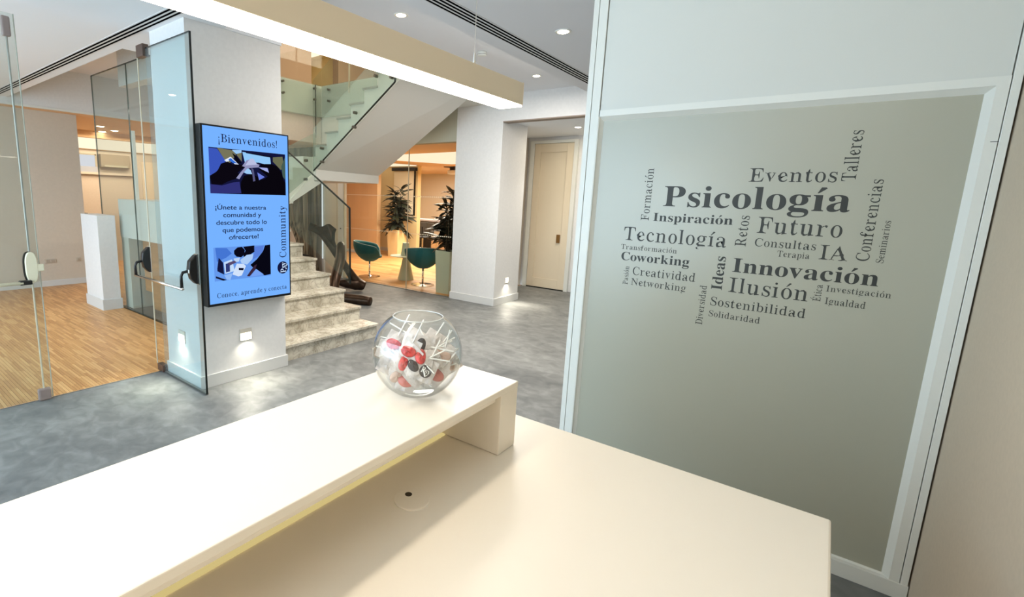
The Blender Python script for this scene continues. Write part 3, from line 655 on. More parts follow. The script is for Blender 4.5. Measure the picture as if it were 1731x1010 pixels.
def raw_text(s, place, font_mono=False):
    cu_ = bpy.data.curves.new('line', 'FONT'); cu_.body = s; cu_.size = 1; cu_.offset = 0.010
    ob = bpy.data.objects.new('line', cu_); COL.objects.link(ob); dg = bpy.context.evaluated_depsgraph_get(); dg.update()
    me = ob.evaluated_get(dg).to_mesh(); g = G(); xs_ = [v.co.x for v in me.vertices]; W = max(xs_) - min(xs_); m0 = min(xs_)
    g.v = [tuple(place((v.co.x - m0) / W, v.co.y / 0.70)) for v in me.vertices]; g.f = [tuple(p.vertices) for p in me.polygons]
    ob.evaluated_get(dg).to_mesh_clear(); bpy.data.objects.remove(ob); bpy.data.curves.remove(cu_); return g
def flat_data(name, g, m, off):
    me = bpy.data.meshes.new(name); me.from_pydata([(x - off[0], y - off[1], z - off[2]) for x, y, z in g.v], [], g.f); me.materials.append(m); return me
def flat(name, g, m, parent, label=None):
    off = OFF.get(parent.name, (0, 0, 0)); o = bpy.data.objects.new(name, flat_data(name, g, m, off)); COL.objects.link(o); o.parent = parent; OFF[o.name] = off
    return info(o, label)

WORDS = [('Formación', 0, 'v', 1.612, 1.896, -0.784, 0.041), ('Psicología', 1, 'h', -0.723, 0.053, 1.695, 0.103), ('Inspiración', 1, 'h', -0.763, -0.385, 1.613, 0.043),
 ('Eventos', 0, 'h', -0.344, -0.008, 1.825, 0.063), ('Tecnología', 0, 'h', -0.911, -0.398, 1.498, 0.073), ('Transformación', 0, 'h', -0.918, -0.623, 1.446, 0.027),
 ('Coworking', 1, 'h', -0.914, -0.557, 1.383, 0.046), ('Pasión', 0, 'v', 1.244, 1.350, -0.861, 0.027), ('Creatividad', 0, 'h', -0.844, -0.519, 1.305, 0.045),
 ('Networking', 0, 'h', -0.844, -0.557, 1.246, 0.038), ('Retos', 0, 'v', 1.508, 1.662, -0.316, 0.046), ('Ideas', 1, 'v', 1.277, 1.451, -0.393, 0.047),
 ('Diversidad', 0, 'v', 1.081, 1.293, -0.461, 0.031), ('Innovación', 1, 'h', -0.361, 0.192, 1.379, 0.068), ('Ilusión', 0, 'h', -0.366, -0.039, 1.275, 0.073),
 ('Sostenibilidad', 0, 'h', -0.440, -0.038, 1.194, 0.044), ('Solidaridad', 0, 'h', -0.439, -0.211, 1.135, 0.031), ('Talleres', 0, 'v', 1.829, 2.047, 0.055, 0.048),
 ('Futuro', 0, 'h', -0.281, 0.043, 1.581, 0.076), ('Consultas', 0, 'h', -0.284, -0.041, 1.516, 0.038), ('Terapia', 0, 'h', -0.184, -0.059, 1.474, 0.028),
 ('IA', 0, 'h', -0.028, 0.076, 1.477, 0.065), ('Conferencias', 0, 'v', 1.480, 1.838, 0.147, 0.043), ('Seminarios', 0, 'v', 1.479, 1.664, 0.195, 0.024),
 ('Ética', 0, 'v', 1.281, 1.360, 0.006, 0.028), ('Investigación', 0, 'h', 0.019, 0.241, 1.333, 0.027), ('Igualdad', 0, 'h', 0.022, 0.165, 1.274, 0.030)]
KF = 2.8792 / 2.89        # words were measured for a plane at y 2.89; bring them onto the pane
for (s, b, dr, a, e, base, cap) in WORDS:
    f = lambda X, Z: (X * KF, 2.8794, 1.7 + (Z - 1.7) * KF)
    if dr == 'h': g = text_geo(s, b, lambda u, v: f(a + (e - a) * u, base + cap * v))
    else: g = text_geo(s, b, lambda u, v: f(base - cap * v, a + (e - a) * u))
    flat('lettering', g, M_INK, panel, 'charcoal word ' + s)

# ------------------------------------------------------------------ wall screen
TX = -3.948; TY0, TY1, TZ0, TZ1 = 1.976, 2.798, 0.735, 2.224
tv = thing('wall_display', (-4.0, 2.387, 1.48), 'tall portrait screen with light blue welcome slide on the white pillar', 'screen')
part('casing', B(-4.035, TY0, TZ0, TX, TY1, TZ1), M_BEZEL, tv, bev=0.003)
SCR = emis('screen_light_blue', (118, 178, 255), 0.63)
part('slide_background', B(TX, TY0 + .018, TZ0 + .022, TX + .001, TY1 - .014, TZ1 - .014), SCR, tv)
sy0, sy1, sz0, sz1 = TY0 + .018, TY1 - .014, TZ0 + .022, TZ1 - .014
def SU(u, v, d=.0016): return (TX + d, sy0 + (sy1 - sy0) * u, sz1 - (sz1 - sz0) * v)   # u right, v down, 0..1
INKB = emis('slide_ink', (22, 26, 64), 0.6)
def slide_text(s, u0, u1, vb, cap, serif=True, bold=False, name='lettering'):
    pf = lambda u, v: SU(u0 + (u1 - u0) * u, vb - cap * v)
    g = text_geo(s, bold, pf) if serif else raw_text(s, pf)
    return flat(name, g, INKB, tv, 'slide text ' + s)
slide_text('¡Bienvenidos!', 0.155, 0.865, 0.079, 0.043)
for i, (s, u0, u1) in enumerate((('¡Únete a nuestra', .10, .70), ('comunidad y', .185, .635), ('descubre todo lo', .105, .705), ('que podemos', .17, .655), ('ofrecerte!', .24, .595))):
    slide_text(s, u0, u1, 0.455 + i * .0435, 0.0265, serif=False)
slide_text('Conoce, aprende y conecta', 0.075, 0.955, 0.968, 0.028)
g = text_geo('Community', False, lambda u, v: SU(0.955 - v * .088, 0.765 - u * .335)); flat('lettering', g, INKB, tv, 'vertical slide text Community')
cx_, cz_ = sy0 + (sy1 - sy0) * .905, sz1 - (sz1 - sz0) * .826
disc = G(); disc.v = [(TX + .0018, cx_ + .058 * math.cos(i * PI / 20), cz_ + .058 * math.sin(i * PI / 20)) for i in range(40)]; disc.f = [tuple(range(40))]
dsc = flat('logo_disc', disc, INKB, tv, 'round dark blue logo disc')
g = text_geo('Psy', True, lambda u, v: (TX + .0026, cx_ + .032 - v * .055, cz_ - .050 + u * .098)); flat('lettering', g, emis('slide_white', (200, 225, 255), 0.62), dsc, 'white letters Psy')
gd = G()
for k in (0, 1):
    n = len(gd.v); q = (cx_ + .036, cz_ - .012 + k * .026); gd.v += [(TX + .0026, q[0] + .006 * math.cos(i * PI / 6), q[1] + .006 * math.sin(i * PI / 6)) for i in range(12)]; gd.f.append(tuple(range(n, n + 12)))
flat('logo_dots', gd, MATS['slide_white'], dsc)
# slide pictures: flat colour shapes on the screen
def shp(parent, u0, v0, u1, v1, polys, base, nm):
    root = flat(nm, G().quad(SU(u0, v0), SU(u1, v0), SU(u1, v1), SU(u0, v1)), emis(nm + '_base', base, 0.6), parent, 'picture on the slide')
    for i, (c, P) in enumerate(polys):
        g = G(); n = len(P); g.v = [SU(u0 + (u1 - u0) * x, v0 + (v1 - v0) * y, .0020 + i * .00005) for x, y in P]
        tr_ = tessellate_polygon([[Vector((x, y, 0)) for x, y in P]]); g.f = [tuple(t) for t in tr_]
        flat('picture_shape', g, emis('pix_%d_%d_%d' % c, c, 0.6), root)
P1 = [((120, 118, 92), [(.10, 0), (.29, .03), (.33, .12), (.22, .38), (.19, .26)]), ((60, 88, 190), [(0, .02), (.10, .02), (.2, .28), (.10, .5), (0, .62)]),
      ((120, 118, 90), [(.34, .05), (.40, .04), (.40, .26), (.34, .13)]), ((160, 205, 250), [(.28, .02), (.40, .0), (.40, .06), (.33, .1)]), ((150, 205, 252), [(.41, .04), (.78, .07), (.79, .25), (.78, .30), (.62, .25), (.44, .28)]),
      ((18, 20, 44), [(.45, .035), (.80, .06), (.84, .12), (.79, .11), (.46, .06)]), ((110, 112, 84), [(.82, .10), (.96, .06), (.98, .34), (.93, .38), (.82, .2)]), ((70, 92, 84), [(.94, .3), (1, .05), (1, .62), (.96, .55)]),
      ((230, 240, 255), [(.18, .26), (.26, .17), (.36, .33), (.31, .33), (.25, .24), (.22, .30)]), ((50, 110, 215), [(.23, .24), (.26, .20), (.34, .31), (.29, .31)]),
      ((8, 7, 18), [(.28, .08), (.33, .14), (.40, .3), (.34, .31)]), ((12, 8, 18), [(.10, .48), (.14, .34), (.22, .28), (.28, .34), (.42, .32), (.46, .36), (.40, .42), (.34, .52), (.38, .56), (.34, .64), (.22, .72), (.14, .80), (.02, .80), (.0, .62), (.07, .54)]),
      ((10, 7, 14), [(.65, .28), (.80, .26), (.88, .30), (.94, .44), (.97, .62), (1, .7), (1, 1), (.36, 1), (.38, .72), (.42, .58), (.52, .52), (.60, .58), (.66, .64), (.70, .62), (.74, .56), (.62, .40), (.66, .38), (.76, .47), (.76, .36), (.64, .34)]),
      ((50, 52, 120), [(.0, .80), (.14, .82), (.28, .74), (.36, .72), (.38, .98), (0, 1)]), ((170, 180, 235), [(.62, .36), (.74, .36), (.76, .47), (.66, .40)]), ((110, 130, 225), [(.60, .48), (.70, .58), (.66, .62), (.62, .66)]),
      ((160, 205, 248), [(.42, .50), (.45, .42), (.48, .40), (.51, .44), (.53, .53), (.46, .53)]), ((150, 150, 190), [(.40, .36), (.46, .22), (.52, .19), (.56, .25), (.63, .30), (.62, .36), (.54, .38), (.47, .40), (.41, .52), (.36, .66), (.32, .64), (.38, .5), (.44, .38)]),
      ((90, 90, 130), [(.52, .38), (.55, .42), (.57, .68), (.54, .70), (.53, .5)]), ((190, 195, 230), [(.48, .24), (.51, .18), (.55, .17), (.57, .22), (.60, .30), (.52, .32), (.44, .34)])]
shp(tv, .055, .112, .965, .365, P1, (20, 22, 60), 'slide_photo_hands')
P2 = [((70, 120, 215), [(.03, .0), (.22, .03), (.3, .2), (.2, .32), (.05, .42)]), ((18, 22, 60), [(.05, .62), (.08, .30), (.15, .46), (.16, .82), (.05, .7)]), ((200, 225, 255), [(.16, .45), (.30, .38), (.34, .74), (.18, .80)]), ((50, 60, 120), [(.19, .5), (.26, .48), (.26, .74), (.19, .76)]),
      ((10, 10, 26), [(.34, .12), (.40, .03), (.48, .02), (.53, .12), (.52, .26), (.46, .34), (.38, .31), (.34, .22)]), ((10, 9, 22), [(.50, .02), (.70, .0), (.72, .18), (.64, .26), (.52, .38), (.50, .3), (.54, .14)]), ((190, 215, 250), [(.33, .36), (.44, .34), (.42, .46), (.34, .48)]), ((90, 75, 110), [(.22, .48), (.34, .42), (.38, .48), (.26, .56)]),
      ((176, 208, 250), [(.44, .42), (.56, .28), (.68, .26), (.66, .42), (.56, .58), (.46, .52)]), ((90, 130, 220), [(.70, .04), (.88, .02), (.86, .2), (.76, .36), (.66, .44), (.70, .2)]), ((8, 8, 20), [(.90, .02), (1, .0), (1, .96), (.88, .98), (.72, .80), (.62, .60), (.74, .44), (.86, .2)]),
      ((214, 230, 255), [(.30, .84), (.38, .52), (.50, .55), (.54, .62), (.46, .90), (.40, .92)]), ((14, 16, 40), [(.41, .66), (.50, .68), (.49, .75), (.41, .73)]), ((60, 40, 60), [(.55, .94), (.62, .78), (.70, .62), (.74, .6), (.70, .78), (.60, .96)]), ((120, 165, 245), [(.62, .96), (.72, .74), (.86, .94), (.70, .97)]),
      ((16, 18, 44), [(.02, .84), (.20, .99), (.14, 1), (.02, .9)]), ((150, 190, 250), [(.16, .84), (.30, .80), (.26, 1), (.2, .98)])]
shp(tv, .06, .672, .74, .868, P2, (104, 156, 240), 'slide_photo_meeting')

# low wall lights
def wall_light(name_loc, label, plate, glow, lampdir, tgt):
    t = thing('recessed_wall_light', name_loc, label, 'wall light')
    part('plate', B(*plate), mat('light_plate', (196, 190, 178), 0.4), t, bev=0.002); part('lens', B(*glow), M_STEPL, t)
    o = area('wall_light_beam', lampdir, tgt, 0.06, 0.04, 3.2, (1.0, 0.93, 0.78), spread=2.3); return t
wall_light((-4.035, 2.36, 0.41), 'square step light low on the pillar face under the screen', (-4.04, 2.30, 0.355, -4.032, 2.42, 0.465), (-4.032, 2.308, 0.36, -4.0295, 2.412, 0.425), (-4.02, 2.36, 0.40), (-3.2, 2.36, -0.6))
wall_light((-4.36, 1.93, 0.41), 'square step light on the left pillar side behind the glass leaf', (-4.42, 1.927, 0.355, -4.30, 1.935, 0.465), (-4.412, 1.9245, 0.36, -4.308, 1.927, 0.425), (-4.36, 1.91, 0.40), (-4.36, 1.1, -0.6))
wall_light((-4.07, 7.13, 0.39), 'small bright step light low on the right pillar', (-4.075, 7.08, 0.335, -4.067, 7.18, 0.435), (-4.067, 7.09, 0.345, -4.0645, 7.17, 0.425), (-4.05, 7.13, 0.38), (-3.2, 7.1, -0.6))

# ------------------------------------------------------------------ glass entrance doors with panic bars
def oval(ax, c0, c1, cy, cz, hw, hh, seg=28):   # stadium-like body
    P = []
    for i in range(seg):
        a = 2 * PI * i / seg; ca, sa = math.cos(a), math.sin(a)
        P.append((cy + hw * (abs(ca) ** .8) * (1 if ca >= 0 else -1), cz + hh * (abs(sa) ** .75) * (1 if sa >= 0 else -1)))
    return G().prism(P, ax, c0, c1)
ol = thing('open_glass_door', (-4.3, 1.9, 0.0), 'open frameless glass door leaf with black panic bar against the pillar', 'door')
part('leaf', B(-4.66, 1.895, 0.012, -3.885, 1.905, 2.865), glass('door_glass', (230, 240, 240), 0.9, 0.04, (200, 224, 232)), ol)
part('leaf_edge', B(-3.888, 1.893, 0.012, -3.880, 1.907, 2.865), M_GEDGE, ol)
part('leaf_edge', B(-4.66, 1.894, 2.860, -3.885, 1.906, 2.867), M_GEDGE, ol)
part('bottom_rail', B(-4.66, 1.890, 0.004, -3.885, 1.912, 0.020), mat('rail_grey', (120, 122, 116), 0.35, 0.8), ol)
part('patch_fitting', B(-4.78, 1.875, 0.01, -4.665, 1.925, 0.075), M_PATCH, ol, label='brown bottom pivot fitting', bev=0.004)
part('patch_fitting', B(-4.80, 1.875, 2.80, -4.665, 1.925, 2.90), M_PATCH, ol, label='brown top pivot fitting', bev=0.004)
for cx2, z0_, z1_ in ((-4.845, .94, 1.175), (-3.945, .95, 1.19)):
    zc = (z0_ + z1_) / 2
    lc = part('panic_bar_case', G().prism([(1.893, z0_), (1.893, z1_), (1.875, z1_ - .004), (1.83, z1_ - .05), (1.82, zc), (1.835, z0_ + .045), (1.875, z0_)], 'X', cx2 - .028, cx2 + .028), M_BLACK, ol, bev=0.008)
    part('back_plate', G().prism([(1.897, z0_ - .005), (1.897, z1_ + .005), (1.889, z1_ + .005), (1.889, z0_ - .005)], 'X', cx2 - .030, cx2 + .032), M_CHROME, lc)
    part('bar_arm', G().tube([(cx2, 1.83, zc - .01), (cx2 - .01, 1.785, zc - .02), (cx2 - .012, 1.772, zc - .05), (cx2 - .01, 1.772, .925)], [.012, .012, .011, .013], 10), M_BLACK, ol, smooth=True)
part('push_bar', G().tube([(-4.87, 1.772, .918), (-3.94, 1.772, .918)], .0125, 14), M_CHROME, ol, smooth=True)
part('vertical_rod', G().tube([(-4.80, 1.885, 1.175), (-4.80, 1.885, 2.82)], .0055, 8), M_GEDGEL, ol)
part('vertical_rod', G().tube([(-4.80, 1.885, 0.07), (-4.80, 1.885, .94)], .0055, 8), M_GEDGEL, ol)
part('emblem', B(-3.936, 1.8185, 1.045, -3.916, 1.8205, 1.072), M_FRAME, ol)

clf = thing('closed_glass_door', (-4.735, 0.5, 0.0), 'closed frameless glass door leaf at far left with beige panic lock', 'door')
part('leaf', B(-4.741, 0.12, 0.012, -4.729, 1.045, 2.90), G_TINT, clf)
part('leaf_edge', B(-4.742, 1.041, 0.012, -4.728, 1.046, 2.90), mat('edge_soft', (170, 172, 158), 0.3), clf)
part('vertical_rod', G().tube([(-4.715, 0.986, 1.20), (-4.715, 0.99, 2.75)], .0065, 8), mat('rod_grey', (150, 150, 140), 0.35, 0.6), clf)
part('vertical_rod', G().tube([(-4.715, 0.986, 0.09), (-4.715, 0.986, 0.96)], .0065, 8), M_GEDGEL, clf)
part('top_latch', B(-4.735, 0.965, 2.735, -4.69, 1.015, 2.87), M_TAUPE, clf, bev=0.01)
part('bottom_latch', B(-4.74, 0.945, 0.0, -4.695, 1.03, 0.10), M_TAUPE, clf, bev=0.012)
part('lock_case', oval('X', -4.722, -4.690, 0.988, 1.078, 0.037, 0.118), M_CREAMP, clf, smooth=False, bev=0.004)
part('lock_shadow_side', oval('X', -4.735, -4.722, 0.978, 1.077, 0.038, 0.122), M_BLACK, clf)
part('lock_cylinder', B(-4.715, 1.01, 1.045, -4.692, 1.065, 1.10), M_CREAMP, clf, bev=0.006)
part('bar_end', B(-4.71, 0.90, 0.952, -4.655, 0.975, 0.985), M_BLACK, clf, bev=0.006)
part('push_bar', G().tube([(-4.665, 0.18, .968), (-4.665, 0.92, .968)], .013, 12), M_CREAMP, clf, smooth=True)
sg_ = thing('glass_side_screen', (-4.735, -1.0, 0.0), 'fixed entrance glass pane at the left border', 'glass screen')
part('pane', B(-4.741, -2.3, 0.0, -4.729, 0.11, 2.99), G_TINT, sg_)

# ------------------------------------------------------------------ bronze sculpture
sc_ = thing('bronze_bone_sculpture', (-5.6, 5.3, 0), 'dark bronze sculpture of crossed bone-like limbs beside the marble steps', 'sculpture')
def limb(pts, rad):
    rad = [tuple(q * 1.22 for q in r) if isinstance(r, tuple) else r * 1.15 for r in rad]
    return part('limb', G().tube(pts, rad, 14), M_BRONZE, sc_, smooth=True)
def cr(pts, rad, n=6):   # catmull-rom
    P = [Vector(p) for p in pts]; out = []; rr = []
    for i in range(len(P) - 1):
        p0, p1, p2, p3 = P[max(i - 1, 0)], P[i], P[i + 1], P[min(i + 2, len(P) - 1)]
        for k in range(n):
            t = k / n; out.append(0.5 * ((2 * p1) + (p2 - p0) * t + (2 * p0 - 5 * p1 + 4 * p2 - p3) * t * t + (3 * p1 - p0 - 3 * p2 + p3) * t ** 3))
            a, b = rad[i], rad[i + 1]; f_ = lambda x, y: x + (y - x) * t
            rr.append(tuple(f_(x, y) for x, y in zip(a, b)) if isinstance(a, tuple) else f_(a, b))
    out.append(P[-1]); rr.append(rad[-1]); return out, rr
p_, r_ = cr([(-7.03, 5.38, 1.14), (-6.86, 5.48, 1.055), (-6.70, 5.58, 0.84), (-6.60, 5.68, 0.62), (-6.53, 5.82, 0.40), (-6.47, 5.95, 0.20), (-6.38, 6.08, 0.10)], [(.035, .06), (.045, .06), (.05, .06), (.05, .055), (.06, .055), (.085, .07), (.09, .06)])
limb(p_, r_)
limb(*cr([(-6.66, 5.66, 0.17), (-6.56, 5.80, 0.15), (-6.46, 5.95, 0.14), (-6.40, 6.08, 0.09)], [.02, .07, .10, .07]))
limb(*cr([(-6.40, 5.56, 0.90), (-6.37, 5.52, 0.84), (-6.27, 5.42, 0.66), (-6.215, 5.32, 0.48), (-6.15, 5.2, 0.28), (-6.02, 5.1, 0.10), (-5.78, 5.18, 0.075), (-5.60, 5.27, 0.072), (-5.44, 5.32, 0.068)], [.03, .065, .07, .075, .07, .075, .07, .07, .06]))
FP = [(-6.97, 5.4, 1.15), (-6.85, 5.42, 1.145), (-6.72, 5.44, 1.16), (-6.60, 5.45, 1.21), (-6.44, 5.46, 1.13), (-6.50, 5.48, 1.06), (-6.58, 5.54, 0.93), (-6.60, 5.60, 0.80), (-6.66, 5.62, 0.74), (-6.72, 5.57, 0.84), (-6.80, 5.5, 0.98), (-6.90, 5.45, 1.07)]
fin = G(); nf = len(FP); fin.v = [(x - .015, y - .02, z) for x, y, z in FP] + [(x + .015, y + .02, z) for x, y, z in FP]
fin.f = [tuple(range(nf))[::-1], tuple(range(nf, 2 * nf))] + [(i, (i + 1) % nf, nf + (i + 1) % nf, nf + i) for i in range(nf)]
part('fin', fin, M_BRONZE, sc_, bev=0.006)

# ------------------------------------------------------------------ lounge furniture
def tub_chair(loc, rz, label):
    t = thing('swivel_tub_chair', (0, 0, 0), label, 'chair', None)
    g = G(); NU, NV = 28, 8
    for j in range(NV + 1):
        s_ = j / NV
        for i in range(NU):
            a = 2 * PI * i / NU; back = (1 - math.cos(a)) / 2     # a=0 is the open front (+x), a=pi the back
            u_ = min(1, max(0, (1.25 - abs(math.atan2(math.sin(a), math.cos(a)))) / .75)); rim = 0.76 - 0.13 * (1 - back) - 0.18 * u_ * u_ * (3 - 2 * u_); zb = 0.335
            z = zb + (rim - zb) * s_; rr = 0.05 + 0.255 * math.sin(min(1, (z - zb) / 0.36 + .02) * PI / 2) ** .62
            g.v.append((rr * math.cos(a) * 1.14, rr * math.sin(a) * 1.22, z))
    for j in range(NV):
        for i in range(NU): a0 = j * NU + i; a1 = j * NU + (i + 1) % NU; g.f.append((a0, a1, a1 + NU, a0 + NU))
    g.f.append(tuple(range(NU))[::-1])
    o = part('shell', g, M_TEAL, t, smooth=True); md = o.modifiers.new('thick', 'SOLIDIFY'); md.thickness = 0.028; md.offset = -1
    rimg = G(); n = NU
    pts = [g.v[NV * NU + i] for i in range(NU)] + [g.v[NV * NU]]
    part('rim_piping', G().tube([(p[0] * .97, p[1] * .97, p[2]) for p in pts], 0.009, 6, caps=False), mat('grey_piping', (150, 168, 164), 0.7), t)
    part('seat_cushion', G().lathe([(0.08, 0.40), (0.235, 0.42), (0.24, 0.46), (0.1, 0.47)], 0.02, 0, 24), M_TEAL, t, smooth=True)
    part('stem', G().tube([(0, 0, 0.02), (0, 0, 0.36)], 0.019, 14), M_CHROME, t, smooth=True)
    part('base_disc', G().lathe([(0.23, 0.0), (0.23, 0.008), (0.05, 0.016), (0.03, 0.03)], 0, 0, 40), M_CHROME, t)
    t.location = loc; t.rotation_euler = (0, 0, rz); return t
c1 = tub_chair((-7.50, 7.30, 0.002), 0.75, 'teal tub chair seen from the side, left of the small table')
c2 = dup(c1, (-6.09, 7.38, 0.002), (0, 0, 2.25), 'teal tub chair with its back to the glass wall, right of the small table')
tb = thing('conical_side_table', (-6.75, 7.62, 0), 'pale green round side table on a conical base between teal chairs', 'table')
part('base', G().lathe([(0.17, 0.0), (0.10, 0.30), (0.065, 0.485)], -6.75, 7.62, 32), M_GREENGREY, tb, smooth=False)
part('table_top', G().lathe([(0.29, 0.485), (0.30, 0.492), (0.29, 0.50)], -6.80, 7.62, 40), M_GREENGREY, tb)
vs = thing('conical_vase', (-6.80, 7.66, 0.5), 'pale green tapered cone standing on the side table', 'vase')
part('body', G().lathe([(0.105, 0.50), (0.085, 0.62), (0.068, 0.76)], -6.80, 7.66, 28), M_GREENGREY, vs)

def leaf_mesh(L=0.2, W=0.028):
    g = G(); N = 6
    for i in range(N + 1):
        t = i / N; wd = W * math.sin(PI * min(1, t * .93 + .05)) ** .8; x = L * t; z = -0.35 * L * t * t
        g.v += [(x, -wd, z - wd * .0), (x, 0, z + wd * .35), (x, wd, z)]
    for i in range(N):
        a = i * 3; g.f += [(a, a + 1, a + 4, a + 3), (a + 1, a + 2, a + 5, a + 4)]
    return g
LM = leaf_mesh(0.2, 0.024).data('leaf', M_LEAF, smooth=True)
def plant(loc, h, rad, n, label, pl_label, size, potm, scale=1.0):
    x, y = loc
    p = thing('tall_planter', (x, y, 0), pl_label, 'planter')
    a, b = size / 2, size / 2 * .84; zt = 0.768
    g = G(); g.v = [(x - b, y - b, 0), (x + b, y - b, 0), (x + b, y + b, 0), (x - b, y + b, 0), (x - a, y - a, zt), (x + a, y - a, zt), (x + a, y + a, zt), (x - a, y + a, zt)]
    c_ = a * .88; g.v += [(x - c_, y - c_, zt), (x + c_, y - c_, zt), (x + c_, y + c_, zt), (x - c_, y + c_, zt), (x - c_, y - c_, zt - .04), (x + c_, y - c_, zt - .04), (x + c_, y + c_, zt - .04), (x - c_, y + c_, zt - .04)]
    g.f = [(3, 2, 1, 0), (0, 1, 5, 4), (1, 2, 6, 5), (2, 3, 7, 6), (3, 0, 4, 7), (4, 5, 9, 8), (5, 6, 10, 9), (6, 7, 11, 10), (7, 4, 8, 11), (8, 9, 13, 12), (9, 10, 14, 13), (10, 11, 15, 14), (11, 8, 12, 15), (12, 13, 14, 15)]
    part('pot', g, potm, p); part('soil', B(x - c_ + .003, y - c_ + .003, zt - .045, x + c_ - .003, y + c_ - .003, zt - .035), M_SOIL, p)
    q = thing('leafy_houseplant', (x, y, zt - .03), label, 'plant')
    stems = []
    for k in range(4):
        an = k * PI / 2 + .5; tx, ty = x + .10 * math.cos(an) * scale, y + .10 * math.sin(an) * scale
        hh = h * (1.0 if k == 0 else random.uniform(.62, .88)); pts = [(x + .03 * math.cos(an), y + .03 * math.sin(an), zt - .03), ((x + tx) / 2, (y + ty) / 2, zt + hh * .5), (tx * .6 + x * .4, ty * .6 + y * .4, zt + hh)]
        part('stem', G().tube(pts, [.011, .009, .004], 6), M_STEM, q, smooth=True); stems.append(pts)
    for i in range(n):
        s_ = stems[i % 4]; t = random.uniform(.12, 1.0) if i > 8 else random.uniform(.85, 1)
        if t < .5: p0, p1, u = Vector(s_[0]), Vector(s_[1]), t / .5
        else: p0, p1, u = Vector(s_[1]), Vector(s_[2]), (t - .5) / .5
        pos = p0.lerp(p1, u); o = bpy.data.objects.new('leaf', LM); COL.objects.link(o); o.parent = q
        pos = pos - Vector((x, y, zt - .03)); o.location = pos
        an = random.random() * 2 * PI
        tip = lambda: (x + pos.x + .42 * math.cos(an), y + pos.y + .42 * math.sin(an))
        for _ in range(12):
            if tip()[0] < -4.98 and tip()[1] > 6.84: break
            an = random.random() * 2 * PI
        o.rotation_euler = (random.uniform(-.5, .5), random.uniform(-.75, .55) - (0.3 if t > .9 else 0), an); k = rad / .2 * random.uniform(.75, 1.25) * (1.15 - .45 * t); o.scale = (k, k * 1.15, k)
    return p
plant((-5.30, 7.12), 1.08, 0.34, 170, 'dark-leaved houseplant in the pale green planter against the right pillar', 'tall pale green square planter beside the right pillar', 0.33, M_GREENGREY)
plant((-9.62, 10.45), 1.2, 0.44, 150, 'dark-leaved houseplant in front of the projection screen', 'tall cream square planter in front of the projection screen', 0.42, mat('cream_planter', (232, 208, 158), 0.5), 1.5)
# projection screen
ps = thing('projection_screen', (-10.1, 11.2, 1.1), 'hanging projection screen with black top case on cream wall', 'screen')
part('case', B(-10.52, 11.12, 2.46, -9.58, 11.22, 2.56), M_BEZEL, ps); part('fabric', B(-10.46, 11.17, 1.16, -9.66, 11.175, 2.46), mat('screen_fabric', (244, 232, 204), 0.8), ps)
part('border', B(-9.66, 11.165, 1.16, -9.60, 11.18, 2.46).box(-10.46, 11.165, 1.16, -9.6, 11.18, 1.19), M_BEZEL, ps); part('weight_bar', B(-10.46, 11.15, 1.10, -9.62, 11.18, 1.14), M_FRAME, ps)
pj = thing('ceiling_projector', (-8.1, 11.2, 2.42), 'white projector hanging from the lounge ceiling right of the screen', 'projector')
part('body', B(-9.0, 11.9, 2.40, -8.72, 12.1, 2.52), M_FRAME, pj, bev=0.02); part('mount', B(-8.95, 11.95, 2.52, -8.8, 12.05, 2.62), M_BLACK, pj); part('top_plate', B(-9.1, 11.85, 2.60, -8.6, 12.15, 2.62), M_DARKW, pj)
# desk, drawers and office chairs at the rear
dk2 = thing('office_desk', (-9.9, 12.6, 0), 'long lilac-grey office desk below the projection screen', 'desk')
part('table_top', B(-11.2, 12.4, 0.95, -9.3, 13.1, 1.0), mat('lilac_grey_laminate', (186, 178, 186), 0.5), dk2, bev=0.004)
part('modesty_panel', B(-11.1, 12.98, 0.6, -9.4, 13.0, 0.95), mat('lilac_panel', (170, 160, 166), 0.6), dk2)
for xx in (-11.1, -9.45): part('leg', B(xx, 12.5, 0, xx + .05, 13.0, 0.95), M_DARKW, dk2)
single('black_drawer_unit', B(-10.75, 12.3, 0.02, -10.2, 12.75, 0.72).box(-10.72, 12.285, 0.50, -10.23, 12.3, 0.70).box(-10.72, 12.285, 0.27, -10.23, 12.3, 0.48).box(-10.72, 12.285, 0.04, -10.23, 12.3, 0.25), M_BLACK, (-10.5, 12.5, 0), 'black drawer unit below the office desk', 'drawer unit', bev=0.004)
def office_chair(loc, rz, label):
    t = thing('office_chair', (0, 0, 0), label, 'chair')
    part('seat', B(-.23, -.23, .44, .23, .23, .50), M_BLACK, t, bev=0.03); part('backrest', B(-.26, -.22, .56, -.22, .22, .95), mat('mesh_back', (70, 66, 62), 0.8), t, bev=0.02)
    part('back_bar', G().tube([(-.1, 0, .45), (-.26, 0, .48), (-.27, 0, .8)], .015, 8), M_BLACK, t); part('column', G().tube([(0, 0, .1), (0, 0, .45)], .025, 10), M_CHROME, t)
    for k in range(4):
        a = k * PI / 2 + .4; part('leg', G().tube([(0, 0, .14), (.28 * math.cos(a), .28 * math.sin(a), .06)], [.022, .014], 8), M_CHROME, t)
        part('caster', G().lathe([(0.012, 0.0), (.03, .01), (.03, .05), (.012, .06)], .28 * math.cos(a), .28 * math.sin(a), 12), M_BLACK, t)
    t.location = loc; t.rotation_euler = (0, 0, rz); return t
oc = office_chair((-10.0, 12.05, 0), 2.2, 'black office chair left of its twin at the rear desk')
dup(oc, (-9.35, 11.95, 0), (0, 0, 1.2), 'black office chair at the right end of the rear desk')

